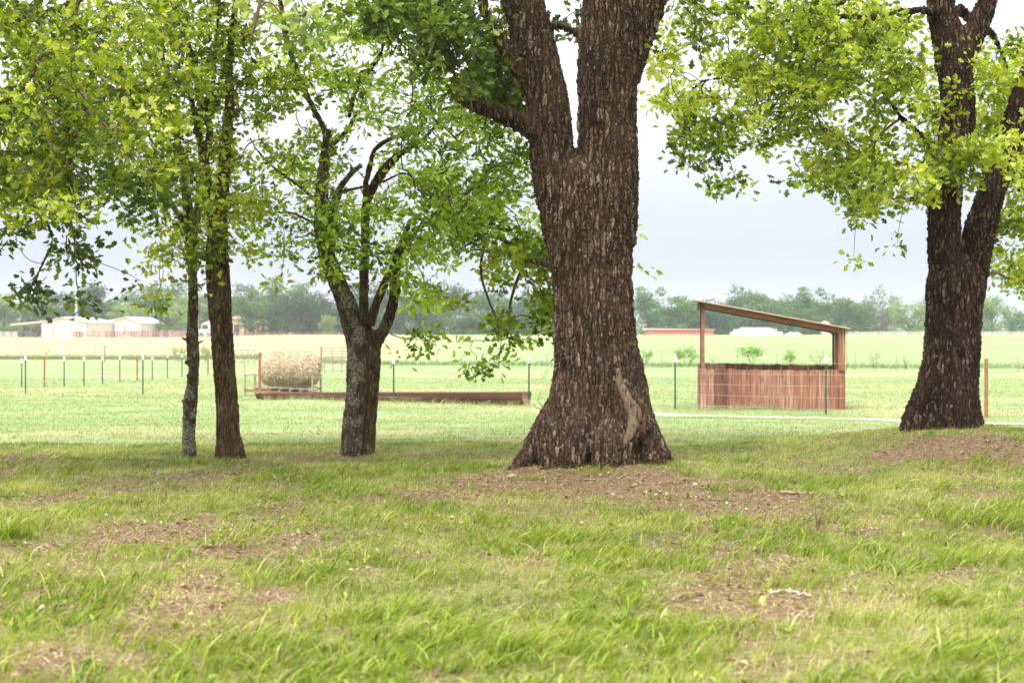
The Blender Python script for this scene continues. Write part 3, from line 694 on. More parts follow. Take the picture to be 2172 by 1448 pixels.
def frE(px, py, dy, r):
    if 1960 < px < 2110 and 290 < py < 430: return -abs(dy) * .6 - .4
    if px > 1940 and py > 430: return abs(dy) * .6 + .5
    if px > 1960: return dy if r.random() < .3 else abs(dy) + .4
    return dy
crown(E, yE, gE, 23, 0, [l[0] for l in L[1:12]], 111, LEAF, 8.5, 15, (.05, .095), .95, frE, tint0=.5)
# drooping sprays right of the trunk
canopy(E, EB[0] - .5, 17.5, 7.8, 6.5, 7.0, 3.6, 2500, 115, LEAF)

# ---- thin lichened stem
A = tree_root('young_tree', None, 'thinnest tree with knobbly lichened stem left of the brown trunk', group='slim trees on the lawn')
yA = 18.8
L = [(px3([(402, 1000, 17), (402, 962, 16), (400, 925, 14), (402, 880, 15), (404, 850, 16), (408, 815, 13), (411, 780, 12), (409, 740, 14), (408, 690, 12), (410, 640, 11.5), (408, 580, 10.5), (406, 520, 12), (400, 470, 13), (397, 428, 11), (388, 375, 8), (380, 328, 7.5), (374, 276, 7), (362, 220, 6), (352, 166, 6), (340, 60, 4), (335, -120, 4)], yA), 14, 1.0),
     (px3([(405, 540, 9), (415, 470, 10), (425, 410, 10), (431, 362, 9.5), (440, 310, 8.5), (445, 276, 8), (438, 255, 7), (430, 241, 7), (442, 205, 6), (452, 173, 6), (454, 138, 5), (462, 40, 4), (470, -120, 3)], yA - .1), 10, 1.0),
     (px3([(432, 240, 6), (424, 200, 6), (420, 173, 6), (417, 138, 5.5), (400, 90, 4.5), (385, 20, 4)], yA - .1), 8, 1.0),
     (px3([(402, 480, 10), (378, 455, 7), (356, 420, 6), (335, 380, 5), (310, 340, 4)], yA), 8, 1.0),
     (px3([(374, 290, 6), (355, 268, 4), (325, 258, 3.5), (300, 262, 3)], yA), 6, 1.0),
     (px3([(330, 340, 4), (322, 300, 4.5), (305, 270, 3)], yA), 6, 1.0)]
for (px, py, dx, r) in ((399, 800, 8, 6), (414, 728, 12, 3), (400, 722, -10, 3), (394, 890, -6, 3), (393, 852, -5, 5), (400, 768, -3, 8)):
    L.append((px3([(px, py, r + 2, -.05), (px + dx, py - 3, r, -.08), (px + dx * 1.5, py - 6, max(2, r * .5), -.08)], yA), 8, 1.0))
trunk_mesh('trunk', L, BARK_A, A, .013, 2, 1)
gA = ["0366420", "0476410", "0476310", "0465310", "0356410", "0145410", "0256410", "0377510", "0488620", "0366500", "0155300", "0044000", "0034000"]
crown(A, yA, gA, 3, 0, [l[0] for l in L[:6]], 121, LEAF, 6.5, 15, (.042, .085), .7, tint0=.45)
canopy(A, P(403, 0, yA)[0], 18.0, 7.6, 3.4, 3.6, 2.4, 1500, 122, LEAF)

# ---- brown trunk
B = tree_root('young_tree', None, 'slim tree with straight brown furrowed trunk right of the thin lichened stem', group='slim trees on the lawn')
yB = 18.9
L = [(px3([(486, 1005, 31), (486, 965, 30), (484, 930, 26), (482, 860, 24.5), (476, 790, 24), (470, 700, 24), (464, 610, 26), (460, 540, 25), (464, 480, 20), (472, 407, 14.5), (477, 340, 13.5), (479, 300, 13), (487, 224, 11), (485, 138, 9), (494, 60, 8), (502, -20, 7), (510, -200, 5)], yB), 16, 1.0),
     (px3([(458, 520, 16), (446, 440, 12), (436, 360, 11), (425, 300, 9), (412, 240, 7), (395, 160, 6)], yB + .1), 10, 1.0),
     (px3([(486, 250, 7), (505, 240, 5), (520, 215, 4), (545, 190, 3)], yB), 8, 1.0),
     (px3([(470, 945, 14, -.1), (462, 985, 10, -.2)], yB), 8, 1.0), (px3([(500, 930, 14), (512, 965, 11, -.05), (522, 1000, 8, -.1)], yB), 8, 1.0)]
trunk_mesh('trunk', L, BARK_B, B, .015, 2, 1)
gB = ["577530", "577420", "476330", "467641", "366541", "356432", "477632", "577642", "578743", "367632", "144310", "012100"]
crown(B, yB + .1, gB, 6, 0, [l[0] for l in L[:3]], 131, LEAF, 6.5, 15, (.042, .085), .8, tint0=.48)
canopy(B, P(490, 0, yB)[0], 18.2, 7.8, 3.4, 3.6, 2.6, 1500, 132, LEAF)

# ---- multi-stemmed grey tree
C_ = tree_root('young_tree', None, 'grey lichened multi stemmed tree with two fused trunks, left of the big oak', group='slim trees on the lawn')
yC = 19.2
Lg = [(px3([(745, 1000, 25), (745, 958, 24), (749, 900, 24), (755, 850, 23), (756, 790, 22), (758, 730, 24), (748, 690, 24), (735, 645, 22), (716, 600, 20), (702, 565, 19), (690, 530, 17), (682, 490, 16), (682, 450, 16), (683, 400, 14), (688, 345, 12.5), (694, 300, 11), (696, 275, 11)], yC), 14, 1.0),
      (px3([(695, 290, 9), (682, 262, 7), (668, 238, 7), (652, 205, 7), (638, 172, 7), (626, 140, 7), (616, 112, 7), (608, 85, 8), (603, 62, 7), (597, 20, 6), (588, -40, 5)], yC), 10, 1.0),
      (px3([(697, 330, 8), (706, 308, 6), (724, 290, 6), (742, 268, 6), (754, 245, 5.5), (763, 234, 5)], yC), 8, 1.0),
      (px3([(686, 470, 8), (700, 450, 8), (718, 405, 8), (735, 380, 7), (749, 364, 6.5), (768, 349, 6)], yC - .1), 8, 1.0),
      (px3([(700, 470, 9), (712, 430, 9), (722, 400, 8)], yC - .1), 8, 1.0),
      (px3([(680, 440, 8), (664, 420, 5.5), (638, 397, 5), (604, 373, 4.5), (579, 354, 4), (545, 318, 3.5), (530, 292, 3)], yC), 6, 1.0),
      (px3([(682, 485, 8), (662, 473, 5), (640, 460, 4), (610, 450, 3.5), (570, 452, 3), (521, 452, 2.5)], yC), 6, 1.0)]
Lb = [(px3([(780, 760, 16), (792, 722, 17), (800, 700, 10)], yC + .1), 10, 1.0), (px3([(776, 1000, 21), (776, 958, 20), (780, 900, 19), (784, 840, 19), (786, 780, 22), (788, 730, 20), (786, 700, 17)], yC + .1), 14, 1.0),
      (px3([(782, 730, 15), (774, 680, 12), (771, 630, 11), (773, 575, 11), (775, 510, 10), (776, 440, 10), (790, 400, 10), (808, 370, 11), (828, 345, 10), (850, 325, 8), (866, 316, 7), (900, 292, 5), (930, 260, 4)], yC + .1), 10, 1.0),
      (px3([(784, 690, 12), (798, 645, 10), (812, 610, 10), (826, 580, 9), (838, 555, 9), (850, 520, 8), (870, 470, 6)], yC), 10, 1.0),
      (px3([(795, 735, 14), (818, 690, 13), (832, 650, 12), (838, 610, 12), (839, 575, 12), (850, 530, 9), (880, 490, 7), (930, 460, 5)], yC + .15), 10, 1.0),
      (px3([(776, 440, 7), (775, 400, 7), (782, 365, 7), (795, 318, 6), (822, 298, 6), (850, 285, 5)], yC), 8, 1.0),
      (px3([(719, 408, 6), (745, 402, 4.5), (776, 395, 4), (818, 383, 4), (845, 370, 4), (870, 372, 3), (897, 414, 2.5), (940, 440, 2)], yC - .3), 6, 1.0),
      (px3([(757, 180, 8), (790, 140, 7), (810, 110, 6)], yC + .2), 6, 1.0), (px3([(740, 250, 6), (757, 180, 7), (770, 150, 7)], yC + .2), 6, 1.0)]
o = trunk_mesh('trunk', Lg, BARK_C, C_, .014, 2, 1); o['label'] = 'left stem, pale grey with lichen'
o = trunk_mesh('trunk', Lb, BARK_B, C_, .014, 2, 1); o['label'] = 'right stem, darker brown'
gC = ["2567642000", "3678764200", "3678876420", "3677887654", "3677888765", "3566788876", "3545799986", "3633589987", "2655799987", "1676899998", "0575798777", "0352464330", "0130364000", "0000263000", "0000061000", "0000120000"]
crown(C_, yC, gC, 9, 0, [l[0] for l in Lg[1:] + Lb[2:]], 141, LEAF_C, 7.0, 15, (.05, .095), 1.1, tint0=.5, shape=HALF * np.array([1, .8]))
canopy(C_, P(770, 0, yC)[0], 18.2, 7.6, 3.8, 3.8, 2.6, 2000, 142, LEAF_C)

# ---- oak out of frame on the left, reaching in
Fo = tree_root('oak_tree', None, 'overhanging oak at the left edge, foliage hanging over the barns', group='oaks on the lawn')
yF = 16.2
tk = (px3([(-420, 1010, 95), (-415, 900, 78), (-400, 700, 66), (-380, 450, 66), (-330, 250, 50), (-260, 80, 36), (-180, -80, 26)], yF), 16, 1.0)
L = [tk, (px3([(-380, 500, 38), (-260, 420, 24), (-120, 370, 16), (-20, 330, 10), (70, 330, 9), (125, 350, 8), (150, 395, 6), (120, 440, 5)], yF), 10, 1.0),
     (px3([(-350, 330, 36), (-220, 270, 20), (-80, 240, 10), (0, 218, 6), (45, 190, 5.5), (78, 140, 5.5), (85, 120, 6), (125, 102, 7), (150, 60, 7), (165, 10, 6), (178, -60, 5)], yF - 1.3), 8, 1.0),
     (px3([(75, -60, 5), (74, 0, 5), (85, 60, 5), (96, 110, 5), (115, 155, 4), (100, 200, 4), (140, 215, 4), (180, 225, 3.5)], yF - 1.2), 8, 1.0),
     (px3([(-300, 200, 26), (-160, 100, 18), (0, 60, 12), (120, 20, 9), (230, -30, 7)], yF + .5), 8, 1.0),
     (px3([(-20, 340, 8), (60, 420, 6), (110, 500, 5), (90, 560, 4), (60, 620, 3)], yF - .3), 6, 1.0),
     (px3([(140, 400, 6), (150, 470, 4), (165, 540, 3.5), (185, 570, 3)], yF - .2), 6, 1.0),
     (px3([(70, 330, 8), (160, 280, 7), (240, 250, 5), (300, 220, 4)], yF + .4), 6, 1.0)]
trunk_mesh('trunk', L, BARK_B, Fo, .018, 3, 0)
gF = ["887776410", "878775310", "788877410", "887888420", "889887520", "988885200", "898784100", "888875300", "877765540", "535445300", "213334200", "101212000", "000000000", "000000000"]
gF = [r for r in gF]
crown(Fo, yF, gF, 0, 0, [l[0] for l in L[1:]], 151, LEAF, 7.2, 15, (.042, .088), 1.2, tint0=.40)
crown_rows(Fo, yF - .6, ["9997", "9996", "9996", "9996", "8876", "4555", "2222"], -4, -50, 90.0, [L[1][0], L[2][0]], 153, LEAF, n_full=6, per=12, lsize=(.06, .11), depth=1, name='outer_foliage', bname='outer_branches')
# hanging tips low over the barns
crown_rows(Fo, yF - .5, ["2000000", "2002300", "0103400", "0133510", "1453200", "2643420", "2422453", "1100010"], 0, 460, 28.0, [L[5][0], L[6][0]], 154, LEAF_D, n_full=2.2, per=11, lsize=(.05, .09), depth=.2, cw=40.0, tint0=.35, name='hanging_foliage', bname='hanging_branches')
canopy(Fo, P(-200, 0, yF)[0], 14.0, 7.0, 6.5, 7.5, 3.2, 2000, 155, LEAF)
# blurred near spray at the top, from a tree over the camera's left
near = tree_root('oak_branch', None, 'out of focus oak sprig hanging in from the top, left of centre', 'branch')
nl = px3([(520, -500, 12), (545, -250, 9), (560, -60, 6), (548, 20, 4), (530, 90, 2.5)], 9.0)
mb = MB(); R = resample(nl, .05); mb.tube(R[:, :3], R[:, 3], 8); mb.build('stem', TWIG, near, True)
crown_rows(near, 9.0, ["12332110", "02332110", "00242000", "00120000"], 8, -20, 40.0, [nl], 161, LEAF_D, n_full=2.4, per=8, lsize=(.04, .08), depth=.2, cw=60, tint0=.5, name='leaves', bname='twigs', spread=.06)

# put every tree's origin at its foot
def set_base(root, b):
    b = Vector([float(v) for v in b]); root.location = b
    for ch in root.children: ch.location = -b
for r_, b_ in ((D, (DB[0], DB[1], H(DB[0], DB[1]))), (E, (EB[0], EB[1], H(EB[0], EB[1]))), (A, (P(403, 0, yA)[0], yA, H(P(403, 0, yA)[0], yA))), (B, (P(484, 0, yB)[0], yB, H(P(484, 0, yB)[0], yB))), (C_, (P(760, 0, yC)[0], yC, H(P(760, 0, yC)[0], yC))), (Fo, (P(-420, 0, yF)[0], yF, 0)), (near, (P(520, 0, 9)[0], 9, 4))):
    set_base(r_, b_)

# ------------------------------------------------------------------ fences
GREEN_PAINT = m_plain('green_post_paint', (.02, .06, .035), (.03, .08, .05), 20, .6)
WHITE_PAINT = m_plain('white_post_tip', (.75, .75, .72), (.8, .8, .78), 10, .6)
RUST = m_plain('rusty_pipe', (.22, .085, .045), (.30, .14, .08), 9, .8)
RUST_D = m_plain('dark_rust', (.10, .045, .03), (.17, .08, .055), 7, .75, bump=.2)
WIRE = m_plain('fence_wire', (.30, .25, .23), (.36, .31, .28), 10, .5, .4)
OLD = m_plain('old_post_wood', (.22, .17, .13), (.32, .26, .2), 12, .9)
def fence(name, posts, label, group, wires=4, wr=.0035, green=GREEN_PAINT, tips=True, sag=.01):
    """posts: (px, base_py, top_py, kind)"""
    b0 = hit(posts[0][0], posts[0][1]); root = empty(name, b0); tag(root, label, 'fence', group)
    tops = []
    for (px, by, tpy, kd) in posts:
        b = hit(px, by, 20); h = (by - tpy) * b[1] / F; q = b - b0
        mb = MB()
        if kd == 't':      # studded T section
            mb.box((q[0], q[1], q[2] + h * .43 - .1), (.045, .008, h * .86 + .2)); mb.box((q[0], q[1] + .022, q[2] + h * .43 - .1), (.008, .036, h * .86 + .2))
            for s in np.arange(.15, h * .85, .11): mb.box((q[0], q[1] - .008, q[2] + s), (.016, .010, .03))
            p = mb.build('post', green, root)
            mc = MB(); mc.box((q[0], q[1], q[2] + h * .93), (.052, .014, h * .15)); mc.box((q[0], q[1] + .022, q[2] + h * .93), (.014, .042, h * .15)); mc.build('tip', WHITE_PAINT, p)
        elif kd == 'p':
            mb.tube([(q[0], q[1], q[2] - .15), (q[0], q[1], q[2] + h)], .042 if h > 1.2 else .035, 12); mb.tube([(q[0], q[1], q[2] + h), (q[0], q[1], q[2] + h + .012)], .047, 12); mb.build('post', RUST, root)['label'] = 'rusty pipe post'
        elif kd == 'w':
            mb.tube([(q[0], q[1], q[2] - .1), (q[0] + .01, q[1], q[2] + h)], [.055, .05], 10); mb.build('post', WHITE_PAINT, root)['label'] = 'white pole'
        else:
            mb.box((q[0], q[1], q[2] + h * .5 - .08), (.038, .03, h + .16)); mb.tube([(q[0], q[1], q[2] + h), (q[0], q[1], q[2] + h + .03)], .018, 6); mb.build('post', OLD, root)
        tops.append((q, h))
    mb = MB(); H_ = np.median([t_[1] for t_ in tops])
    for k in range(wires):
        u = .94 - k * .84 / max(1, wires - 1) if wires > 1 else .9
        for (q0, h0), (q1, h1) in zip(tops[:-1], tops[1:]):
            pts = [q0 + (q1 - q0) * s + np.array([0, -.03, H_ * u - sag * 4 * s * (1 - s)]) for s in (0, .25, .5, .75, 1)]
            mb.tube(pts, wr, 4, cap=False)
    mb.build('wire', WIRE, root)
    return root
fence('wire_fence', [(-180, 834, 750, 't'), (54, 835, 751, 't'), (303, 836, 750, 't'), (551, 845, 748, 'p'), (835, 852, 758, 't'), (1122, 858, 755, 't'), (1432, 868, 750, 't'), (1752, 879, 752, 't'), (2092, 887, 762, 'p'), (2400, 896, 765, 't')],
      'nearest wire fence of green posts with white tips, running past trough and pen', None, 5, .0035)
fence('wire_fence', [(-60, 822, 762, 't'), (46, 821, 761, 't'), (94, 822, 758, 'p'), (136, 820, 757, 't'), (178, 818, 757, 't'), (217, 815, 756, 't'), (254, 810, 755, 't'), (291, 808, 754, 'p'), (323, 806, 757, 't'), (355, 801, 752, 't'), (386, 799, 751, 't'), (441, 796, 752, 'p'), (480, 796, 756, 'o'), (518, 798, 756, 'o'), (560, 799, 757, 'o')],
      'closely posted wire fence curving behind the nearest fence at left', None, 5, .0035)
fence('wire_fence', [(-40, 766, 738, 'o'), (72, 766, 740, 'o'), (146, 767, 740, 'o'), (222, 768, 733, 'p'), (296, 768, 740, 'o'), (370, 770, 742, 'o'), (455, 772, 743, 'o'), (540, 775, 744, 'o'), (604, 777, 739, 'o'), (638, 777, 737, 'o'), (681, 778, 736, 'p'), (800, 778, 748, 'o'), (928, 777, 748, 'o'), (1040, 778, 748, 'o'), (1160, 779, 749, 'o'), (1290, 780, 748, 'o'), (1404, 781, 744, 'o'), (1564, 783, 750, 'o'), (1648, 783, 750, 'o'), (1814, 785, 747, 'o'), (1901, 787, 755, 'o'), (2159, 789, 758, 'o'), (2300, 790, 758, 'o')],
      'weathered wire fence crossing the whole field behind the pen and bale', None, 4, .0035)
fence('wire_fence', [(-30, 753, 732, 'o'), (56, 753, 732, 'o'), (130, 753, 729, 'w'), (202, 754, 732, 'o'), (276, 754, 732, 'o'), (352, 755, 733, 'o'), (430, 756, 734, 'o')],
      'far thin fence with one white pole in the tan field', None, 3, .0035)

# pipe gate panels
def pipe_panel(name, x0, x1, yb, yt, rails, ups, label, grp=None, r=.022):
    a, b = hit(x0, yb, 30), hit(x1, yb, 30); h = (yb - yt) * a[1] / F
    root = empty(name, a); tag(root, label, 'gate', grp)
    for k in range(rails):
        z = h * (1 - k * .82 / (rails - 1)); mb = MB(); mb.tube([(0, 0, z), tuple((b - a) + [0, 0, z])], r, 8); mb.build('rail', OLD, root)
    for k in range(ups):
        q = (b - a) * k / (ups - 1); mb = MB(); mb.tube([tuple(q + [0, 0, -.05]), tuple(q + [0, 0, h + .02])], r * 1.15, 8); mb.build('upright', OLD, root)
pipe_panel('livestock_gate', 682, 748, 771, 737, 5, 4, 'rusty pipe livestock gate behind the hay bale, left of the grey tree')
pipe_panel('pipe_fence', 688, 742, 792, 756, 3, 4, 'low open pipe panel in front of the livestock gate')
pipe_panel('pipe_fence', 498, 540, 772, 742, 3, 4, 'short pipe panel between the brown trunk and the rusty post')

# ------------------------------------------------------------------ wooden pen (lean-to)
WOODT = [(0, (.50, .42, .42)), (.25, (.75, .60, .52)), (.5, (1.0, .82, .70)), (.75, (1.15, .98, .85)), (1, (1.2, 1.2, 1.12))]
m, t, out = mat_new('stained_boards')
co = coords(t, (1, 1, .06)); n1 = noise(t, co, 26, 6, .7); n2 = noise(t, coords(t, (1, 1, .35)), 9, 5, .65)
c_ = ramp(t, n1, [(.3, (.10, .045, .032)), (.5, (.235, .125, .095)), (.72, (.40, .26, .20))])
at = N(t, 'ShaderNodeAttribute', attribute_name='tint').outputs['Fac']
c_ = mixc(t, 1.0, c_, ramp(t, at, WOODT), 'MULTIPLY'); c_ = mixc(t, mrange(t, n2, .56, .70, 0, .75), c_, (.11, .05, .04))
bs = N(t, 'ShaderNodeBsdfPrincipled', {'Base Color': c_, 'Roughness': .85, 'Specular IOR Level': .2})
bn = N(t, 'ShaderNodeBump', {'Strength': .6, 'Distance': .01, 'Height': n1}); t.links.new(bn.outputs[0], bs.inputs['Normal']); t.links.new(bs.outputs[0], out.inputs[0])
BOARD = m
BEAM = m_plain('stained_beam', (.16, .065, .048), (.27, .12, .09), 12, .8, stretch=(.2, 1, 1), bump=.3)
BEAM_D = m_plain('dark_post', (.07, .03, .022), (.12, .05, .035), 12, .8, bump=.3)
ROOFM = m_plain('rusted_sheet', (.42, .29, .23), (.52, .40, .33), 6, .6, .2)
pb = hit(1485, 868, 25); yS = pb[1]; k_ = yS / F
pr = empty('wooden_pen', pb, math.radians(-6.5)); tag(pr, 'open wooden lean-to pen with half height board walls and sloping roof', 'shed')
Wd, Dp = 304 * k_ * .985, 1.9; hw = 85 * k_; hl = 228 * k_; hr = 172 * k_; rp = random.Random(4)
def wall(name, x0, y0, dx, dy, Ln, h0, h1, lab, n=None, seed=1, sink=.05):
    r = random.Random(seed); mb = MB(); s = 0; rz = math.atan2(dy, dx)
    ws = []
    while s < Ln - .02:
        w = min(r.choice([.14, .15, .19, .2, .17]), Ln - s); ws.append((s, w)); s += w
    tn = r.random()
    for i, (s, w) in enumerate(ws):
        if i % 2 == 0: tn = r.choice([.0, .12, .35, .55, .75, .9, 1.0])
        hh = h0 + (h1 - h0) * s / Ln + r.uniform(-.012, .02)
        mb.box((x0 + dx * (s + w / 2), y0 + dy * (s + w / 2), hh / 2 - sink / 2), (w - .006, .028 + r.uniform(-.004, .006), hh + sink), rz, min(1, max(0, tn + r.uniform(-.12, .12))), jit=.0015)
    return mb.build(name, BOARD, pr)
wall('front_wall', 0, 0, 1, 0, Wd, hw, hw - .02, '', seed=5)
wall('back_wall', 0, Dp, 1, 0, Wd, hw + .11, hw + .06, '', seed=6)['label'] = 'dark back wall of vertical boards'
wall('side_wall', -.02, .03, 0, 1, Dp - .06, hw, hw + .05, '', seed=7)
wall('side_wall', Wd + .02, .03, 0, 1, Dp - .06, hw, hw + .05, '', seed=8)
def post(x, y, h, mat, w=.085, lab=None):
    mb = MB(); mb.box((x, y, h / 2 - .1), (w, w, h + .2)); o = mb.build('post', mat, pr)
    if lab: o['label'] = lab
post(.075, .075, hl - .02, BEAM); post(.075, Dp - .07, hl - .02, BEAM_D)
post(Wd - .07, Dp - .07, hr + .05, BEAM_D, .06); post(Wd - .175, .085, hr + .02, BEAM_D, .09)
mb = MB()
for i, (w, tn) in enumerate(((.062, .35), (.058, .5), (.06, .9), (.012, .1))): mb.box((Wd - .12 + i * .062, -.035, (hr + hw) / 2 - .01), (w - .004, .03, hr - hw + .03), 0, tn)
mb.build('corner_boards', BOARD, pr)
sl = math.atan2(hl - hr, Wd)
def beam(nm, y, x0, x1, mat, hgt=.15, th=.045, up=0.0):
    zz = lambda x: hl - (hl - hr) * x / Wd + up
    mb = MB(); mb.prism([(x0, zz(x0) - hgt), (x1, zz(x1) - hgt), (x1, zz(x1)), (x0, zz(x0))], y - th / 2, y + th / 2); return mb.build(nm, mat, pr)
for (a_, b_) in ((.13, 1.19), (1.196, 2.29), (2.296, 3.28), (3.286, Wd - .1)): beam('roof_beam', -.03, a_, min(b_, Wd - .1), BEAM)
beam('roof_beam', Dp, .02, Wd - .03, BEAM_D); beam('roof_beam', Dp / 2, .02, Wd - .03, BEAM_D, .1)
mb = MB(); mb.box((-.02, Dp / 2 - .02, hl - .1), (.055, Dp + .2, .17)); mb.build('end_beam', BEAM_D, pr)
# ribbed roof sheet
xs_ = np.linspace(-.19, Wd + .14, 120); V, fs = [], []
for j, yy in enumerate((-.22, Dp + .22)):
    for zz in (.004, .028):
        V += [(x, yy, hl - (hl - hr) * x / Wd + zz + .0) for x in xs_]
n = 120
def q4(a, b): return [(a * n + i, a * n + i + 1, b * n + i + 1, b * n + i) for i in range(n - 1)]
fs = q4(0, 1) + q4(1, 3) + q4(3, 2) + q4(2, 0) + [(0, n, 3 * n, 2 * n), (n - 1, 3 * n - 1, 4 * n - 1, 2 * n - 1)]
new_mesh('roof_sheet', V, [i for f in fs for i in f], [4] * len(fs), ROOFM, pr)

# ------------------------------------------------------------------ half-pipe feed trough
ra = hit(1117, 859, 25); lb = hit(556, 846, 25); rr = .34; lb[2] -= .17
ax = lb - ra; ax[2] = 0; Lt = np.linalg.norm(ax); ax /= Lt
tr = empty('feed_trough', ra, math.atan2(ax[1], ax[0])); tag(tr, 'long rusty half pipe feed trough lying in the grass', 'trough')
lz = (lb[2] - ra[2]) / Lt
def halfpipe(name, r0, r1, mat, x0, x1, n=28, m_=40):
    A_ = np.linspace(math.pi * 1.0, 2 * math.pi, n); V = []; X_ = np.linspace(x0, x1, m_)
    for x in X_:
        for r in (r0, r1):
            for a in A_: V.append((x, r * math.cos(a), r0 + r * math.sin(a) + lz * x + .015 * math.sin(x * .8)))
    k = 2 * n; fs = []
    for i in range(m_ - 1):
        b0 = i * k
        for j in range(n - 1):
            fs.append((b0 + j, b0 + j + 1, b0 + k + j + 1, b0 + k + j)); fs.append((b0 + n + j + 1, b0 + n + j, b0 + k + n + j, b0 + k + n + j + 1))
        fs.append((b0, b0 + k, b0 + k + n, b0 + n)); fs.append((b0 + n - 1, b0 + 2 * n - 1, b0 + k + 2 * n - 1, b0 + k + n - 1))
    for b0 in (0, (m_ - 1) * k):
        for j in range(n - 1): fs.append((b0 + j, b0 + n + j, b0 + n + j + 1, b0 + j + 1))
    return new_mesh(name, V, [i for f in fs for i in f], [4] * len(fs), mat, tr, None, True)
TRM = m_plain('trough_steel', (.085, .036, .027), (.15, .072, .055), 3, .7, .15, stretch=(.3, 1, 1))
halfpipe('shell', rr, rr - .012, TRM, 0, Lt)
for sgn in (-1, 1):
    mb = MB(); mb.tube([(0, sgn * rr, rr + .005), (Lt, sgn * rr, rr + .005 + lz * Lt)], .016, 8); mb.build('rim', TRM, tr)

# ------------------------------------------------------------------ hay bale in its rack
hb = hit(612, 839, 25); yH = 45.0; hb = np.array([(612 - CX) * yH / F, yH, float(H((612 - CX) * yH / F, yH))])
kh = yH / F
bale = empty('hay_bale', hb + [.05, 0, .28], math.radians(-6)); tag(bale, 'large shaggy round hay bale sitting in a feeder rack', 'hay bale')
rb = np.random.default_rng(9); n_a, n_l = 72, 40; Rb = .62; Lb_ = 1.84; V = []
for i in range(n_l):
    u = i / (n_l - 1); x = (u - .5) * Lb_; e_ = (1 - abs(2 * u - 1) ** 4) ** .5 * .98 + .02
    for j in range(n_a):
        a = j * 2 * math.pi / n_a
        r = Rb * e_ * (1 + .13 * (fbm(a * 1.9 + 5, x * 2.2 + 9, 3, 3) - .5) * 2 + .03 * (vnoise(a * 9, x * 10, 5) - .5) * 2)
        V.append((x + (.06 * (vnoise(a * 4, r * 5, 2) - .5)), r * .95 * math.cos(a), Rb * .92 + r * .92 * math.sin(a)))
fs = [(i * n_a + j, i * n_a + (j + 1) % n_a, (i + 1) * n_a + (j + 1) % n_a, (i + 1) * n_a + j) for i in range(n_l - 1) for j in range(n_a)]
fs += [tuple(range(n_a - 1, -1, -1)), tuple(range((n_l - 1) * n_a, n_l * n_a))]
HAYS = [(0, (.30, .21, .13)), (.25, (.48, .37, .26)), (.7, (.60, .49, .36)), (1, (.72, .63, .50))]
new_mesh('bale_core', V, [i for f in fs for i in f], [len(f) for f in fs], m_plain('hay_core', (.40, .30, .20), (.56, .45, .33), 9, .95, bump=1.0, stretch=(1, 1, .4)), bale, None, True)
ns = 15000; Vc = np.array(V); idx = rb.integers(0, len(Vc), ns); c0 = Vc[idx]; nrm = c0 - np.array([0, 0, Rb * .92]); nrm[:, 0] *= .25; nrm /= np.linalg.norm(nrm, axis=1)[:, None]
d = rb.normal(0, 1, (ns, 3)); d -= nrm * np.sum(d * nrm, 1)[:, None] * .8; d[:, 2] -= .15; d[:, 0] *= 1.5; d /= np.linalg.norm(d, axis=1)[:, None]
Ls = rb.uniform(.05, .20, ns)[:, None]; w_ = np.cross(d, nrm); w_ /= np.linalg.norm(w_, axis=1)[:, None] + 1e-6; w_ *= rb.uniform(.004, .009, ns)[:, None]
b0_ = c0 + nrm * .01; b1_ = b0_ + d * Ls * .5 + nrm * rb.uniform(.0, .06, ns)[:, None]; b2_ = b0_ + d * Ls + nrm * rb.uniform(-.02, .04, ns)[:, None] - np.array([0, 0, 1]) * Ls * .12
V = np.stack([b0_ - w_, b0_ + w_, b1_ - w_, b1_ + w_, b2_], 1).reshape(-1, 3)
loc = np.array([0, 1, 3, 2, 2, 3, 4]); FL = (np.arange(ns)[:, None] * 5 + loc).ravel()
new_mesh('loose_hay', V, FL, np.tile([4, 3], ns), m_leaf('hay_strand', HAYS, .2, .8), bale, {'tint': np.repeat(rb.random(ns), 5)})['kind'] = 'stuff'
rk = empty('feeder_rack', hb, math.radians(-6)); tag(rk, 'low rusty feeder rack under the round hay bale', 'feeder')
x0, x1 = (526 - 612) * kh, (676 - 612) * kh
for (yy, mt_) in ((-.55, RUST), (.55, RUST)):
    mb = MB(); mb.prism([(x0, .14), (x1, .02), (x1, .09), (x0, .22)], yy - .03, yy + .03); mb.build('lower_rail', mt_, rk)
    mb = MB(); mb.prism([(x0, .30), (x1, .20), (x1, .235), (x0, .335)], yy - .02, yy + .02); mb.build('upper_rail', OLD, rk)
    for xx in (x0 + .03, x1 - .05): mb = MB(); mb.box((xx, yy, .30), (.05, .05, .74)); mb.build('corner_post', OLD, rk)
for xx in (x0 + .03,): mb = MB(); mb.box((xx, 0, .64), (.05, 1.1, .05)); mb.build('end_rail', OLD, rk)
mb = MB(); mb.box((x0 + .24, -.55, .655), (.42, .05, .05)); mb.build('top_rail', OLD, rk)
for xx in np.linspace(x0 + .1, x1 - .1, 7): mb = MB(); mb.box((xx, 0, .17), (.07, 1.08, .05)); mb.build('cross_slat', OLD, rk)

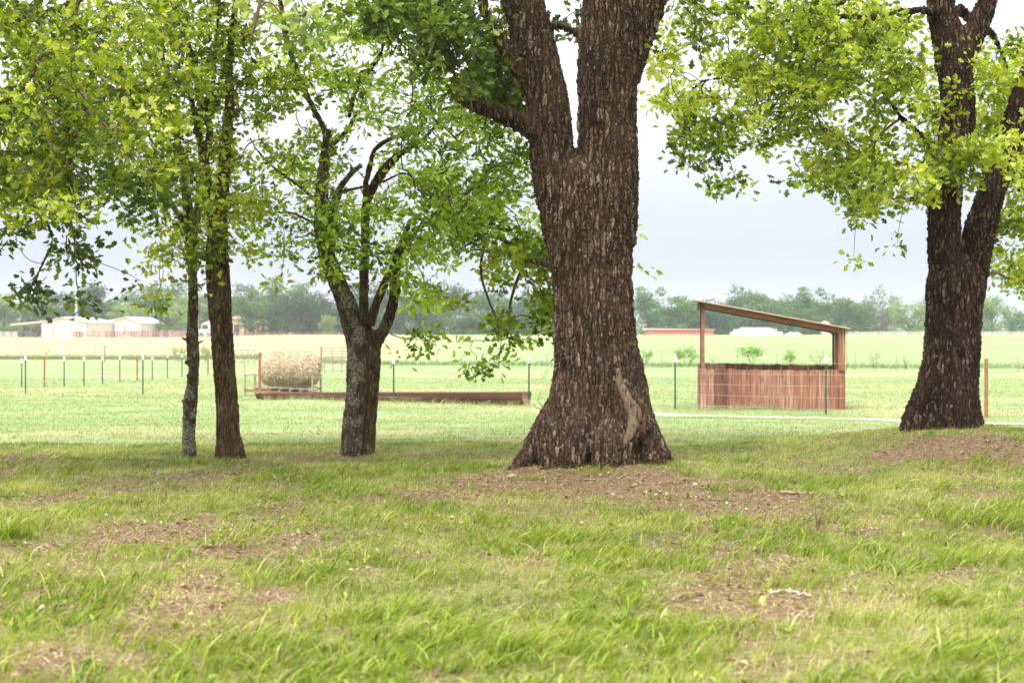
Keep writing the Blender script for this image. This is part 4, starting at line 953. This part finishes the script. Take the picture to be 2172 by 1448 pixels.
# ------------------------------------------------------------------ far buildings
CREAM = m_plain('cream_sheet_metal', (.52, .46, .38), (.56, .49, .41), 2, .6, stretch=(1, 1, .1))
WROOF = m_plain('white_metal_roof', (.66, .66, .66), (.70, .70, .70), 2, .5)
WDOOR = m_plain('white_door', (.80, .79, .77), None, 2, .6)
DARKM = m_plain('dark_opening', (.08, .06, .06), (.12, .1, .1), 2, .8)
TRIM = m_plain('brown_trim', (.20, .14, .12), None, 3, .7)
def barn(name, y, xl, xp, xr, xe, zb, ze, zp, ze2, label, door=None, dm=True):
    """gable front (xl..xr, ridge xp) and side running back to xe: all in photo px at distance y"""
    s = y / F; b = P(xl, zb, y); root = empty(name, b); tag(root, label, 'barn')
    f = lambda px, py, dy=0: ((px - CX) * (y + dy) / F - b[0], dy, HC - (py - HOR) * (y + dy) / F - b[2])
    A0, A1 = f(xl, zb + 2), f(xl, ze); Pk = f(xp, zp); B1, B0 = f(xr, ze + 2), f(xr, zb + 2)
    # the long side goes back; its far end shows at xe
    dep = 16.0; vx = ((xe - CX) * (y + dep) / F - b[0]) - B1[0]; off = np.array([vx, dep, 0])
    Pn = [np.array(v) for v in (A0, B0, B1, Pk, A1)]; Q = [v + off for v in Pn]
    V = Pn + Q
    mb = MB(); mb.add(V, [(0, 1, 2, 3, 4), (9, 8, 7, 6, 5), (0, 4, 9, 5), (1, 6, 7, 2), (0, 5, 6, 1)]); mb.build('wall', CREAM, root)
    up = np.array([0, 0, .12]); o1 = np.array([0, -.3, 0]); lo = (Pn[2] - Pn[3]) * .04; lo2 = (Pn[4] - Pn[3]) * .04
    mb = MB()
    for (a, bb, l2) in ((Pn[3], Pn[2], lo), (Pn[4], Pn[3], None)):
        if l2 is None: a = a + lo2
        else: bb = bb + l2
        V = [a + o1 + up * .15, bb + o1 + up * .15, bb + off + up * .15, a + off + up * .15, a + o1 + up, bb + o1 + up, bb + off + up, a + off + up]
        mb.add(V, [(0, 1, 2, 3), (7, 6, 5, 4), (0, 4, 5, 1), (1, 5, 6, 2), (2, 6, 7, 3), (3, 7, 4, 0)])
    mb.build('roof', WROOF, root)
    mb = MB(); mb.tube([tuple(Pn[2] + [.03, -.03, 0]), tuple(Pn[1] + [.03, -.03, 0])], .06, 6); mb.tube([tuple(Pn[2] + [.1, -.05, 0]), tuple(Q[2] + [.1, -.05, 0])], .07, 6); mb.build('gutter', TRIM, root)
    if door:
        for (d0, d1, dt, m_, nm) in door:
            a = f(d0, zb + 2); c = f(d1, dt); w, h = c[0] - a[0], c[2] - a[2]
            mb = MB(); mb.box((a[0] + w / 2, -.05, a[2] + h / 2), (w, .08, h)); dd = mb.build(nm, m_, root)
            mb = MB(); mb.box((a[0] + w / 2, -.08, c[2] + .06), (w + .3, .10, .12)); mb.box((a[0] - .07, -.08, a[2] + h / 2), (.12, .10, h)); mb.box((c[0] + .07, -.08, a[2] + h / 2), (.12, .10, h)); mb.build('frame', TRIM, dd)
    return root, Pn, f
bn1, Pn, f1 = barn('metal_barn', 290, 88, 137, 184, 243, 715, 682, 673, 685, 'cream metal barn with white roll door and open lean-to at the far left', [(122, 151, 691, WDOOR, 'roll_door'), (101, 110, 697, WDOOR, 'door')])
mb = MB(); a = f1(22, 690, 0); c = f1(88, 684, 0); a = np.array(a); c = np.array(c)
for dz in (0,): mb.add([a, c, c + [0, 12, 0], a + [0, 12, 0], a + [0, 0, .3], c + [0, 0, .3], c + [0, 12, .3], a + [0, 12, .3]], [(3, 2, 1, 0), (4, 5, 6, 7), (0, 1, 5, 4), (1, 2, 6, 5), (2, 3, 7, 6), (3, 0, 4, 7)])
mb.build('lean_to_roof', CREAM, bn1)
for px in (24, 45, 66): p_ = f1(px, 690); mb = MB(); mb.tube([(p_[0], .1, -.3), (p_[0], .1, p_[2])], .08, 6); mb.build('lean_to_post', TRIM, bn1)
barn('metal_barn', 305, 214, 268, 300, 350, 712, 684, 673, 687, 'second cream metal barn with white roof, right of the lean-to barn', [(244, 263, 691, WDOOR, 'roll_door')])
# stored clutter under the lean-to
o = empty('farm_implement', P(62, 714, 291)); tag(o, 'dark farm implement parked under the lean-to roof', 'implement'); mb = MB()
for (dx, w, h) in ((-1.6, 1.2, .9), (-.3, 1.4, 1.2), (1.0, 1.0, .7)): mb.box((dx, 0, h / 2), (w, 1, h), .1, jit=.08)
mb.build('body', DARKM, o); mb = MB()
for dx in (-1.7, .2, 1.4): mb.tube([(dx, -.7, .35), (dx, -.5, .35)], .38, 14)
mb.build('wheels', DARKM, o)
def picket(name, segs, y, zb, zt, mat, label, w=.55, skip=.0, gap=.12, seed=3, lean=0):
    r = random.Random(seed); b = P(segs[0][0], zb, y); root = empty(name, b); tag(root, label, 'fence'); mb = MB(); s = y / F
    for (a, c) in segs:
        x = (a - segs[0][0]) * s
        while x < (c - segs[0][0]) * s:
            if r.random() > skip: hh = (zb - zt) * s * r.uniform(.9, 1.06); mb.box((x + w / 2, r.uniform(-.05, .05), hh / 2 - .1), (w - gap, .08, hh + .2), 0, r.random())
            x += w
    mb.build('pickets', mat, root)
    mb = MB(); L_ = (segs[-1][1] - segs[0][0]) * s
    for u in (.3, .8): mb.box((L_ / 2, .1, (zb - zt) * s * u), (L_, .08, .1))
    mb.build('rail', mat, root)
    return root
PICK = m_plain('picket_wood', (.24, .15, .135), (.32, .21, .19), 2, .9, tint=[(0, (.6, .6, .6)), (1, (1.3, 1.25, 1.2))])
PICKG = m_plain('grey_picket', (.34, .30, .27), (.42, .38, .34), 2, .9, tint=[(0, (.8, .8, .8)), (1, (1.2, 1.2, 1.2))])
picket('picket_fence', [(222, 405)], 282, 714, 701, PICK, 'dark brown picket fence in front of the second metal barn')
picket('picket_fence', [(154, 178), (183, 221)], 281, 715, 702, PICK, 'gappy leaning brown pickets in front of the lean-to barn', skip=.45, seed=5)
picket('picket_fence', [(-80, 88)], 300, 714, 703, PICKG, 'grey board fence running behind the lean-to at far left', seed=6)
picket('picket_fence', [(1795, 2300)], 275, 712, 703, PICKG, 'long grey board fence below the far trees at right', w=.5, gap=.05, seed=7)
picket('rail_fence', [(405, 760)], 284, 712, 704, PICK, 'low brown rail fence in front of the tan house', w=1.6, gap=1.45, seed=8)
# dirt pile
dm_ = hit(266, 714, 200); r = np.random.default_rng(3)
V = []; nn = 20
for i in range(nn + 1):
    for j in range(nn + 1):
        x = (i / nn - .5) * 3.4; y = (j / nn - .5) * 3; rr_ = math.hypot(x / 1.7, y / 1.5); V.append((x, y, max(-.1, .55 * (1 - rr_ ** 1.3) + .08 * (vnoise(x * 3, y * 3) - .5))))
fs = [(i * (nn + 1) + j, (i + 1) * (nn + 1) + j, (i + 1) * (nn + 1) + j + 1, i * (nn + 1) + j + 1) for i in range(nn) for j in range(nn)]
o = new_mesh('dirt_pile', V, [i for f in fs for i in f], [4] * len(fs), m_plain('red_dirt', (.26, .12, .07), (.32, .17, .11), 3, .95), None, None, True); o.location = P(266, 715, 279); tag(o, 'reddish dirt pile in front of the brown picket fence', 'dirt pile')
# radio mast
o = empty('radio_mast', P(160, 700, 320)); tag(o, 'tall thin pale mast behind the left metal barn', 'mast'); k = 320 / F
for (ddx, ddy) in ((0, 0), (.35, 0), (.17, .3)): mb = MB(); mb.tube([(ddx, ddy, -1), (ddx, ddy, 88 * k)], .05, 6); mb.build('leg', WROOF, o)
mb = MB()
for s in np.arange(0, 88 * k, .6): mb.tube([(0, 0, s), (.35, 0, s + .3)], .03, 4); mb.tube([(.35, 0, s + .3), (0, 0, s + .6)], .03, 4)
mb.build('lattice', WROOF, o)
# tan house
STUC = m_plain('tan_stucco', (.46, .34, .24), (.52, .39, .28), 2, .9); TILE = m_plain('clay_roof', (.50, .33, .26), (.58, .4, .3), 3, .8); SHD = m_plain('window_glass', (.06, .06, .07), None, 2, .2)
hs = empty('ranch_house', P(430, 711, 310)); tag(hs, 'low tan stucco house with clay roof, half hidden by trees', 'house'); k = 310 / F
def hx(px): return (px - 430) * k
def hbox(nm, p0, p1, t_, b_, y0, y1, mat, par=hs):
    mb = MB(); mb.box(((hx(p0) + hx(p1)) / 2, (y0 + y1) / 2, ((711 - t_) + (711 - b_)) / 2 * k), (hx(p1) - hx(p0), y1 - y0, (b_ - t_) * k)); return mb.build(nm, mat, par)
w1 = hbox('wall', 432, 568, 686, 713, 0, 8, STUC); w2 = hbox('wall', 493, 520, 676, 713, -2, -.02, STUC)
mb = MB(); mb.prism([(hx(428), 25 * k), (hx(572), 25 * k), (hx(555), 34 * k), (hx(450), 34 * k)], -.5, 8.4); mb.build('roof', TILE, hs)
mb = MB(); mb.prism([(hx(490), 35 * k), (hx(523), 35 * k), (hx(506), 41 * k)], -2.4, -.6); mb.build('roof', TILE, hs)
for (a, b_, t_, l_) in ((500, 511, 688, 712), (528, 540, 692, 712), (554, 560, 695, 707)):
    wn_ = hbox('window', a, b_, t_, l_, -2.15 if a < 520 else -.12, -1.95 if a < 520 else .05, SHD)
hbox('door', 545, 550, 692, 712, -.1, .05, TRIM)
# vehicles and van by the house
CARW = m_plain('white_car_paint', (.78, .78, .78), None, 2, .3, spec=.5)
def car(px0, px1, zb, zt, y, body, label, cat, loft=.55):
    b = P(px0, zb, y); o = empty('parked_' + cat.replace(' ', '_'), b); tag(o, label, cat); L_ = (px1 - px0) * y / F; h = (zb - zt) * y / F
    mb = MB(); mb.prism([(0, .25), (L_, .25), (L_, h * loft), (L_ * .93, h * loft + .05), (L_ * .80, h), (L_ * .30, h), (L_ * .2, h * loft + .08), (L_ * .02, h * loft - .02)], 0, 1.8); mb.build('body', body, o)
    mb = MB(); mb.prism([(L_ * .25, h * loft + .06), (L_ * .86, h * loft + .06), (L_ * .785, h - .12), (L_ * .325, h - .12)], -.02, 1.82); mb.build('windows', SHD, o)
    for u in (.2, .8): mb = MB(); mb.tube([(L_ * u, -.03, .33), (L_ * u, 1.83, .33)], .34, 14); mb.build('wheel', DARKM, o)
car(421, 446, 711, 687, 296, CARW, 'white truck parked between the slim trunks by the tan house', 'truck', .5)
car(372, 392, 710, 695, 300, m_plain('dark_blue_paint', (.06, .08, .14), None, 2, .4), 'dark car parked left of the thin tree behind picket fence', 'car')
# right field: red shed, white roofed house, white trailers behind the crest
REDM = m_plain('red_metal', (.42, .10, .09), (.47, .13, .11), 2, .6); PINK = m_plain('faded_red_roof', (.66, .40, .37), (.7, .45, .42), 2, .6)
k = 300 / F; o = empty('red_shed', P(1372, 718, 300)); tag(o, 'long low red metal shed with pale roof edge beyond the crest', 'shed'); L_ = 142 * k
mb = MB(); mb.box((L_ / 2, 4, .9), (L_, 8, 2.0)); mb.build('wall', REDM, o)
mb = MB(); mb.prism([(-.3, 1.88), (L_ + .3, 1.88), (L_ + .3, 1.98), (-.1, 2.12)], -.3, 8.3); mb.build('roof', PINK, o)
o = empty('white_roofed_house', P(1560, 718, 310)); tag(o, 'white roofed house seen through the opening of the wooden pen', 'house'); k = 310 / F
mb = MB(); mb.box((48 * k, 4, 1.0), (82 * k, 7, 2.1)); mb.build('wall', m_plain('cream_wall', (.68, .64, .58), None, 2, .8), o)
mb = MB(); V = [(10 * k, -.5, 12 * k), (86 * k, -.5, 12 * k), (79 * k, 3.5, 23 * k), (17 * k, 3.5, 23 * k), (10 * k, 7.5, 12 * k), (86 * k, 7.5, 12 * k)]
mb.add(V, [(0, 1, 2, 3), (3, 2, 5, 4), (0, 3, 4), (1, 5, 2), (0, 4, 5, 1)]); mb.build('roof', WROOF, o)
mb = MB(); mb.box((-3 * k + 14 * k, -1.5, 9 * k), (30 * k, 2.2, .25)); mb.build('porch_roof', WROOF, o)
mb = MB(); mb.prism([(86.5 * k, 12 * k), (92 * k, 12 * k), (80 * k, 22.5 * k)], 0, 3); mb.build('gable', REDM, o)
o = empty('white_trailer', P(1552, 718, 296)); tag(o, 'long low white trailer in front of the white roofed house', 'trailer'); k = 296 / F
mb = MB(); mb.box((54 * k, 1, 10 * k), (108 * k, 2.2, 8 * k)); mb.build('body', CARW, o)
for u in (20, 60, 95): mb = MB(); mb.tube([(u * k, -.1, .3), (u * k, 2.1, .3)], .35, 12); mb.build('wheel', DARKM, o)
car(1668, 1700, 718, 704.5, 298, CARW, 'white van at the right end of the long white trailer', 'van', .75)
o = empty('small_outbuilding', P(1744, 716, 320)); tag(o, 'small grey shed glimpsed beside the pen corner post', 'shed'); mb = MB(); mb.box((.9, 1, 1.5), (1.8, 2, 3.4)); mb.build('wall', PICKG, o); mb = MB(); mb.prism([(-.15, 3.2), (1.95, 3.2), (.9, 3.8)], -.1, 2.1); mb.build('roof', TILE, o)

# ------------------------------------------------------------------ far trees
FARL = [m_leaf('far_leaf_' + nm, st, .25, .7) for nm, st in (
    ('green', [(0, (.022, .06, .012)), (.5, (.06, .125, .022)), (1, (.14, .23, .05))]),
    ('dark', [(0, (.015, .035, .014)), (.5, (.032, .066, .024)), (1, (.075, .125, .045))]),
    ('light', [(0, (.08, .13, .03)), (.5, (.14, .22, .05)), (1, (.23, .31, .09))]),
    ('grey', [(0, (.10, .10, .07)), (.5, (.17, .17, .11)), (1, (.25, .25, .16))]))]
FARB = m_plain('far_trunk', (.07, .055, .045), (.11, .09, .07), 3, .95)
def far_tree(seed, mat, n=3400, open_=0.0):
    rng = np.random.default_rng(seed); root = bpy.data.objects.new('oak_tree', None); COL.objects.link(root)
    # unit tree: height 1, crown width about 1
    nc = 34; c = rng.normal(0, 1, (nc, 3)); c /= np.linalg.norm(c, axis=1)[:, None]; c *= (rng.random(nc) ** .45)[:, None]
    c = c * np.array([.38, .38, .30]) + np.array([0, 0, .62]); c[:, 2] = np.maximum(c[:, 2], (.15 if seed % 3 == 0 else .05) + .12 * rng.random(nc)); c[:9, 2] = .08 + .25 * rng.random(9); rr = rng.uniform(.10, .19, nc)
    idx = rng.integers(0, nc, n); q = rng.normal(0, 1, (n, 3)); q /= np.linalg.norm(q, axis=1)[:, None]
    C = c[idx] + q * (rr[idx] * rng.uniform(.55, 1.08, n))[:, None] * np.array([1, 1, .8])
    s = rng.uniform(.012, .030, n)[:, None]; u = rng.normal(0, 1, (n, 3)) ; u /= np.linalg.norm(u, axis=1)[:, None]; v = np.cross(u, q + rng.normal(0, .5, (n, 3))); v /= np.linalg.norm(v, axis=1)[:, None]
    V = np.stack([C - u * s, C - v * s * .6, C + u * s, C + v * s * .6], 1).reshape(-1, 3)
    ti = np.clip(.45 + rng.normal(0, .13, nc)[idx] + rng.normal(0, .14, n), 0, 1)
    new_mesh('crown', V, np.arange(n * 4), np.full(n, 4), mat, root, {'tint': np.repeat(ti, 4)})
    mb = MB(); mb.tube([(0, 0, -.06), (.005, 0, .1), (-.01, .01, .3), (.01, 0, .55)], [.035, .026, .022, .012], 8)
    for k in range(5):
        a = rng.uniform(0, 6.28); z = rng.uniform(.18, .34); e_ = c[rng.integers(0, nc)]
        mb.tube([(0, 0, z), (e_[0] * .5, e_[1] * .5, z + .1), tuple(e_)], [.016, .011, .004], 6)
    mb.build('trunk', FARB, root, True)
    return root
protos = {}
for kd, mi in (('green', 0), ('dark', 1), ('light', 2), ('grey', 3)):
    for v_ in range(3 if kd != 'grey' else 1):
        protos[(kd, v_)] = [far_tree(200 + mi * 10 + v_, FARL[mi], 3400 if kd != 'grey' else 1500), False]
rt = random.Random(21)
def put(px, top, y, kd, label, wpx=None, base=None, group='oaks along the far field edge'):
    v_ = rt.randrange(3) if kd != 'grey' else 0; pr_ = protos[(kd, v_)]
    if pr_[1]: o = copy_tree(pr_[0])
    else: o = pr_[0]; pr_[1] = True
    x = (px - CX) * y / F; gz = float(H(x, y)); h = (HC + (HOR - top) * y / F - gz + .9) * rt.uniform(.92, 1.1)
    o.location = (x, y, gz); w = (wpx * y / F) if wpx else h * rt.uniform(1.0, 1.3)
    w *= 1.3
    o.scale = (w, w, h * 1.09); o.rotation_euler = (0, 0, rt.uniform(0, 6.28))
    tag(o, label, 'tree', group); return o
# named, standing out
S = [(186, 606, 330, 'dark', 'tall dark rounded tree behind the left metal barn, right of the mast', 85),
     (70, 640, 325, 'green', 'bushy tree behind the lean-to roof at far left', 95), (10, 640, 330, 'light', 'bright green tree at the very left edge beyond the field', 90),
     (120, 628, 345, 'dark', 'dark tree behind the gable of the left metal barn', 90),
     (235, 640, 345, 'green', 'green tree between the two cream metal barns, set back', 70),
     (300, 620, 340, 'green', 'broad tree rising behind the second metal barn roof', 120), (345, 612, 350, 'green', 'highest tree crown just left of the thin lichened stem', 110),
     (275, 655, 318, 'light', 'pale green low tree directly behind the second barn roof', 80), (360, 652, 316, 'light', 'pale green low tree at the right end of the second barn', 90),
     (400, 640, 330, 'light', 'light tree seen behind the thin lichened stem', 80), (440, 625, 345, 'green', 'tree seen between the two slim trunks', 80),
     (534, 634, 300, 'green', 'round oak standing in front of the tan house', 82), (575, 650, 303, 'dark', 'dark oak at the right end of the tan house, before it', 60), (515, 615, 345, 'green', 'tree rising behind the tan house', 90),
     (610, 602, 340, 'green', 'tallest tree crown above the hay bale', 110), (628, 640, 320, 'dark', 'dark thick trunked oak above the hay bale', 90), (660, 632, 325, 'dark', 'dark oak right of the thick trunked one, above the bale', 90),
     (700, 650, 318, 'dark', 'dark oak just left of the grey multi stemmed tree', 70), (695, 678, 300, 'light', 'small pale tree before the dark oaks, left of the grey stems', 40), (574, 622, 350, 'green', 'tree between the tan house and the tallest crown', 80),
     (1160, 655, 300, 'light', 'small bright green round tree just left of the big trunk', 44),
     (1378, 622, 335, 'green', 'tree just right of the big trunk above the red shed', 90), (1430, 640, 325, 'green', 'broad oak above the red shed', 110), (1470, 634, 335, 'green', 'oak at the high end of the pen roof', 90),
     (1525, 645, 330, 'dark', 'dark oak seen under the high end of the pen roof', 90), (1580, 622, 350, 'green', 'tall oak showing above the middle of the pen roof', 90), (1620, 630, 345, 'green', 'oak above the white roofed house', 90),
     (1660, 632, 345, 'green', 'oak above the white trailer, behind the pen roof', 80), (1720, 628, 345, 'green', 'open crowned oak above the lower half of the pen roof', 80), (1770, 640, 340, 'green', 'oak above the low end of the pen roof', 80),
     (1820, 638, 335, 'green', 'round oak right of the pen roof', 80), (1872, 626, 345, 'grey', 'greyish thin leaved tree between pen and dark oak', 70), (1925, 645, 330, 'light', 'light green dome shaped tree left of the dark oak', 90),
     (1680, 662, 322, 'green', 'low tree behind the white van', 80), (1600, 665, 325, 'dark', 'low dark tree behind the white roofed house', 90), (2105, 640, 330, 'light', 'pale rounded tree right of the dark oak trunk', 80), (2148, 674, 345, 'green', 'low tree at the very right edge', 50), (1745, 668, 325, 'green', 'low tree behind the pen corner post', 60)]
for (px, tp_, y, kd, lab, w) in S: put(px, tp_, y, kd, lab, w)
# hazy wood in the centre gap and fill behind the named ones
ORD = 'leftmost second third fourth fifth sixth seventh eighth ninth tenth eleventh twelfth thirteenth fourteenth fifteenth sixteenth seventeenth eighteenth'.split()
def nth(i): return ORD[i] + (' from left' if i else '')
for i in range(13):
    px = 745 + i * 37 + rt.uniform(-12, 12); put(px, rt.uniform(612, 640), rt.uniform(335, 360), rt.choice(['dark', 'dark', 'green']), nth(i) + ' of the tall trees in the hazy wood left of the big trunk', rt.uniform(70, 95), group='trees of the hazy wood in the centre')
for i in range(11):
    px = 765 + i * 42 + rt.uniform(-12, 12); put(px, rt.uniform(655, 672), rt.uniform(315, 330), rt.choice(['dark', 'dark', 'green']), nth(i) + ' of the low trees at the foot of the hazy wood', rt.uniform(55, 75), group='trees of the hazy wood in the centre')
for i in range(9):
    px = 1200 + i * 22 + rt.uniform(-8, 8) if i < 4 else 1980 + (i - 4) * 25; put(px, rt.uniform(635, 650), 350, 'green', (nth(i) + ' of four far trees behind the big forked trunk') if i < 4 else (nth(i - 4) + ' of five far trees behind the dark oak trunk'), 70)
for i in range(18):
    px = -140 + i * 52 + rt.uniform(-14, 14)
    if px > 720: break
    put(px, rt.uniform(640, 660), 372, rt.choice(['dark', 'green']), nth(i) + ' in the back row of trees beyond the barns and tan house', 90, group='back row of trees at left')
for i in range(12):
    put(1380 + i * 46 + rt.uniform(-10, 10), rt.uniform(648, 662), 372, rt.choice(['dark', 'green']), nth(i) + ' in the back row of trees beyond the pen and red shed', 85, group='back row of trees at right')
for i in range(6): put(2190 + i * 45, rt.uniform(655, 675), 360, 'green', nth(i) + ' of the far trees past the right end of the grey board fence', 80, group='back row of trees at right')
for pr_ in protos.values():
    if not pr_[1]:
        for ch in list(pr_[0].children): bpy.data.objects.remove(ch)
        bpy.data.objects.remove(pr_[0])
# distant hill
xs_ = np.linspace(-900, 900, 120); V = []
for j, (yy, hh) in enumerate(((900, -3), (1000, 1), (1080, 1), (1200, -3))):
    for x in xs_: V.append((x, yy + 40 * vnoise(x * .01, j, 3), hh * 0 + (-3 if j in (0, 3) else 4 + 6 * fbm(x * .004 + 2, .3, 7, 3) + 2.2 * fbm(x * .05, .7, 8, 3))))
n = 120; fs = [(j * n + i, j * n + i + 1, (j + 1) * n + i + 1, (j + 1) * n + i) for j in range(3) for i in range(n - 1)]
o = new_mesh('hills', V, [i for f in fs for i in f], [4] * len(fs), m_plain('wooded_hill', (.05, .08, .04), (.08, .11, .05), .05, .95), None, None, True); tag(o, 'low wooded hills on the horizon', kind='structure')

# ------------------------------------------------------------------ shrubs on the second fence, small plants
def shrub(px, py, wpx, hpx, mat, label, n=700, seed=1, stems=5, cover=1.0, flat=False, grp='shrubs along the second fence', y0=20):
    rng = np.random.default_rng(seed); b = hit(px, py, y0); k = b[1] / F; w, h = wpx * k, hpx * k
    root = empty('shrub', b); tag(root, label, 'shrub', grp)
    nc = 9; c = np.stack([rng.uniform(-.42, .42, nc) * w, rng.uniform(-.3, .3, nc) * w, rng.uniform(.45, .85, nc) * h], 1)
    idx = rng.integers(0, nc, n); C = c[idx] + rng.normal(0, 1, (n, 3)) * np.array([.11 * w, .11 * w, .12 * h])
    leaves_mesh('foliage', C, rng.uniform(.05, .11, n) * max(.35, h / 1.0), .5 + rng.normal(0, .2, n), mat, root, rng, NARROW * np.array([1, 1.6]))
    mb = MB()
    for i in range(stems):
        e_ = c[rng.integers(0, nc)]; s0 = np.array([rng.uniform(-.1, .1) * w, 0, -.05]); mb.tube([s0, s0 + (e_ - s0) * .5 + rng.normal(0, .04, 3) * w, e_], [min(.02, h * .018), min(.014, h * .012), min(.006, h * .006)], 5)
    mb.build('stems', TWIG, root)
SHR = m_leaf('shrub_leaf', [(0, (.07, .14, .02)), (.5, (.14, .25, .04)), (1, (.26, .38, .10))], .4)
SHP = m_leaf('shrub_leaf_pale', [(0, (.14, .18, .07)), (.5, (.25, .30, .13)), (1, (.40, .42, .22))], .4)
for args in ((1372, 773, 26, 34, SHR, 'small green shrub right of the big trunk beyond the fence', 350), (1458, 775, 52, 40, SHR, 'wide green shrub beside the left post of the pen', 900),
             (1595, 775, 56, 42, SHR, 'spreading green shrub left of centre in the pen opening', 800), (1672, 776, 34, 36, SHR, 'upright green shrub right of centre in the pen opening', 550),
             (1738, 776, 44, 36, SHP, 'pale sparse shrub near the right side of the pen opening', 320), (1514, 776, 26, 32, SHP, 'thin twiggy sapling near the left side of the pen opening', 60),
             (1855, 780, 34, 36, SHP, 'sparse leafy shrub between the pen and the dark oak', 160), (1922, 782, 22, 34, SHP, 'small sapling just left of the dark oak', 80),
             (978, 768, 36, 28, SHP, 'faint leaning shrub in the field left of the big trunk', 180), (1155, 802, 18, 22, SHR, 'little green weed in the field just left of the big trunk', 90),
             (380, 766, 34, 34, SHR, 'green bush beside the thin lichened stem at the second fence', 380), (435, 766, 32, 32, SHR, 'green bush between the two slim trunks at the second fence', 380),
             (98, 752, 22, 24, SHP, 'small thin sapling with reddish twigs in the tan field', 60), (46, 752, 16, 18, SHP, 'tiny sapling at far left in the tan field', 50)):
    shrub(*args[:6], n=args[6], seed=int(args[0]))
# little leafy sprout at the foot of the dark oak and dead-leaf twigs by the big trunk
shrub(1968, 928, 26, 20, SHR, 'tiny leafy sprout at the foot of the dark oak', 60, 7, 3, grp=None, y0=14)
shrub(1735, 1125, 34, 70, m_leaf('thistle_leaf', [(0, (.10, .16, .06)), (1, (.2, .27, .12))], .3), 'thin stemmed weed standing in the lawn below the pen', 34, 9, 4, grp=None, y0=5)

# sticks and stones
def stick(pts, r, mat, label, name='fallen_stick'):
    b = hit(*pts[0]); q = []
    for (px, py) in pts:
        h_ = hit(px, py); h_[2] += r * .6 + .006; q.append(h_ - b)
    R = resample(np.array([[*v, r * (1 - .5 * i / len(q))] for i, v in enumerate(q)]), .03)
    R[:, :3] += np.random.default_rng(int(pts[0][0])).normal(0, r * .25, (len(R), 3)); V, fs = tube_geo(R[:, :3], R[:, 3], 7)
    o = new_mesh(name, V, [i for f in fs for i in f], [len(f) for f in fs], mat, None, None, True); o.location = b; tag(o, label, 'stick')
PALE = m_plain('bleached_wood', (.26, .22, .17), (.40, .36, .30), 30, .85, bump=.4); STK = m_plain('brown_stick', (.20, .14, .10), (.33, .25, .18), 30, .9)
stick([(1635, 1262), (1662, 1257), (1690, 1262), (1722, 1270)], .014, PALE, 'short bleached white stick lying in the grass at right')
stick([(1310, 1018), (1330, 1006), (1350, 1000)], .006, PALE, 'thin pale forked twig at the foot of the big oak')
stick([(1385, 1012), (1420, 1006), (1452, 1004)], .007, STK, 'thin straight brown stick right of the big oak foot')
stick([(1238, 1020), (1262, 1018), (1290, 1019)], .008, STK, 'grey brown twig on the litter in front of the big oak')
stick([(1490, 1048), (1512, 1062), (1535, 1060)], .011, PALE, 'pale broken twig in the litter right of the big oak')
stick([(1655, 1046), (1672, 1048), (1700, 1050)], .02, STK, 'dark piece of bark in the litter far right of big oak')
def stone(px, py, r, label, mat):
    b = hit(px, py); rng = np.random.default_rng(int(px)); V = []; n, m_ = 14, 9
    for i in range(m_):
        th = math.pi * i / (m_ - 1)
        for j in range(n):
            a = 2 * math.pi * j / n; k = r * (1 + .35 * (vnoise(math.cos(a) * 1.5 + 4, math.sin(a) * 1.5 + th * 1.3, int(px) % 9) - .5)); V.append((k * math.sin(th) * math.cos(a), k * math.sin(th) * math.sin(a) * .8, k * .6 * math.cos(th)))
    fs = [(i * n + j, (i + 1) * n + j, (i + 1) * n + (j + 1) % n, i * n + (j + 1) % n) for i in range(m_ - 1) for j in range(n)]
    o = new_mesh('stone', V, [i for f in fs for i in f], [4] * len(fs), mat, None, None, True); o.location = b + [0, 0, r * .3]; tag(o, label, 'stone')
STM = m_plain('pale_stone', (.22, .18, .14), (.32, .28, .24), 18, .9, bump=.5)
stone(1086, 1014, .055, 'pale rock at the left root of the big oak', STM); stone(2040, 918, .035, 'small pale stone at the foot of the dark oak, largest there', STM); stone(2028, 928, .02, 'tiny pale pebble below the stone on the dark oak mound', STM); stone(2075, 947, .02, 'tiny pebble low on the dark oak mound', STM)
# dead leaf-twig by the left of the big trunk
tw = empty('dead_twig', P(1160, 878, yD - .3)); tag(tw, 'small dead twig sticking out left of the big oak base', 'twig'); mb = MB()
s = yD / F
for pts in ([(12, 0), (-6, 12), (-20, 30), (-12, 48)], [(-6, 12), (-22, 14), (-28, 20)], [(10, -4), (8, 20), (6, 38)]): mb.tube([(a * s, -.1, b_ * s) for a, b_ in pts], [.006, .005, .004, .002][:len(pts)], 5)
mb.build('twig_stem', TWIG, tw)

# ------------------------------------------------------------------ haze
mb = MB(); mb.box((0, 690, 9), (2800, 1800, 36)); hz = mb.build('haze', None); hz['kind'] = 'stuff'; hz['label'] = 'thin pale haze over the fields'
m, t, out = mat_new('haze_air'); vs = N(t, 'ShaderNodeVolumePrincipled', {'Color': (.86, .92, 1, 1), 'Density': .00030, 'Anisotropy': .3}); t.links.new(vs.outputs[0], out.inputs['Volume']); hz.data.materials.append(m)
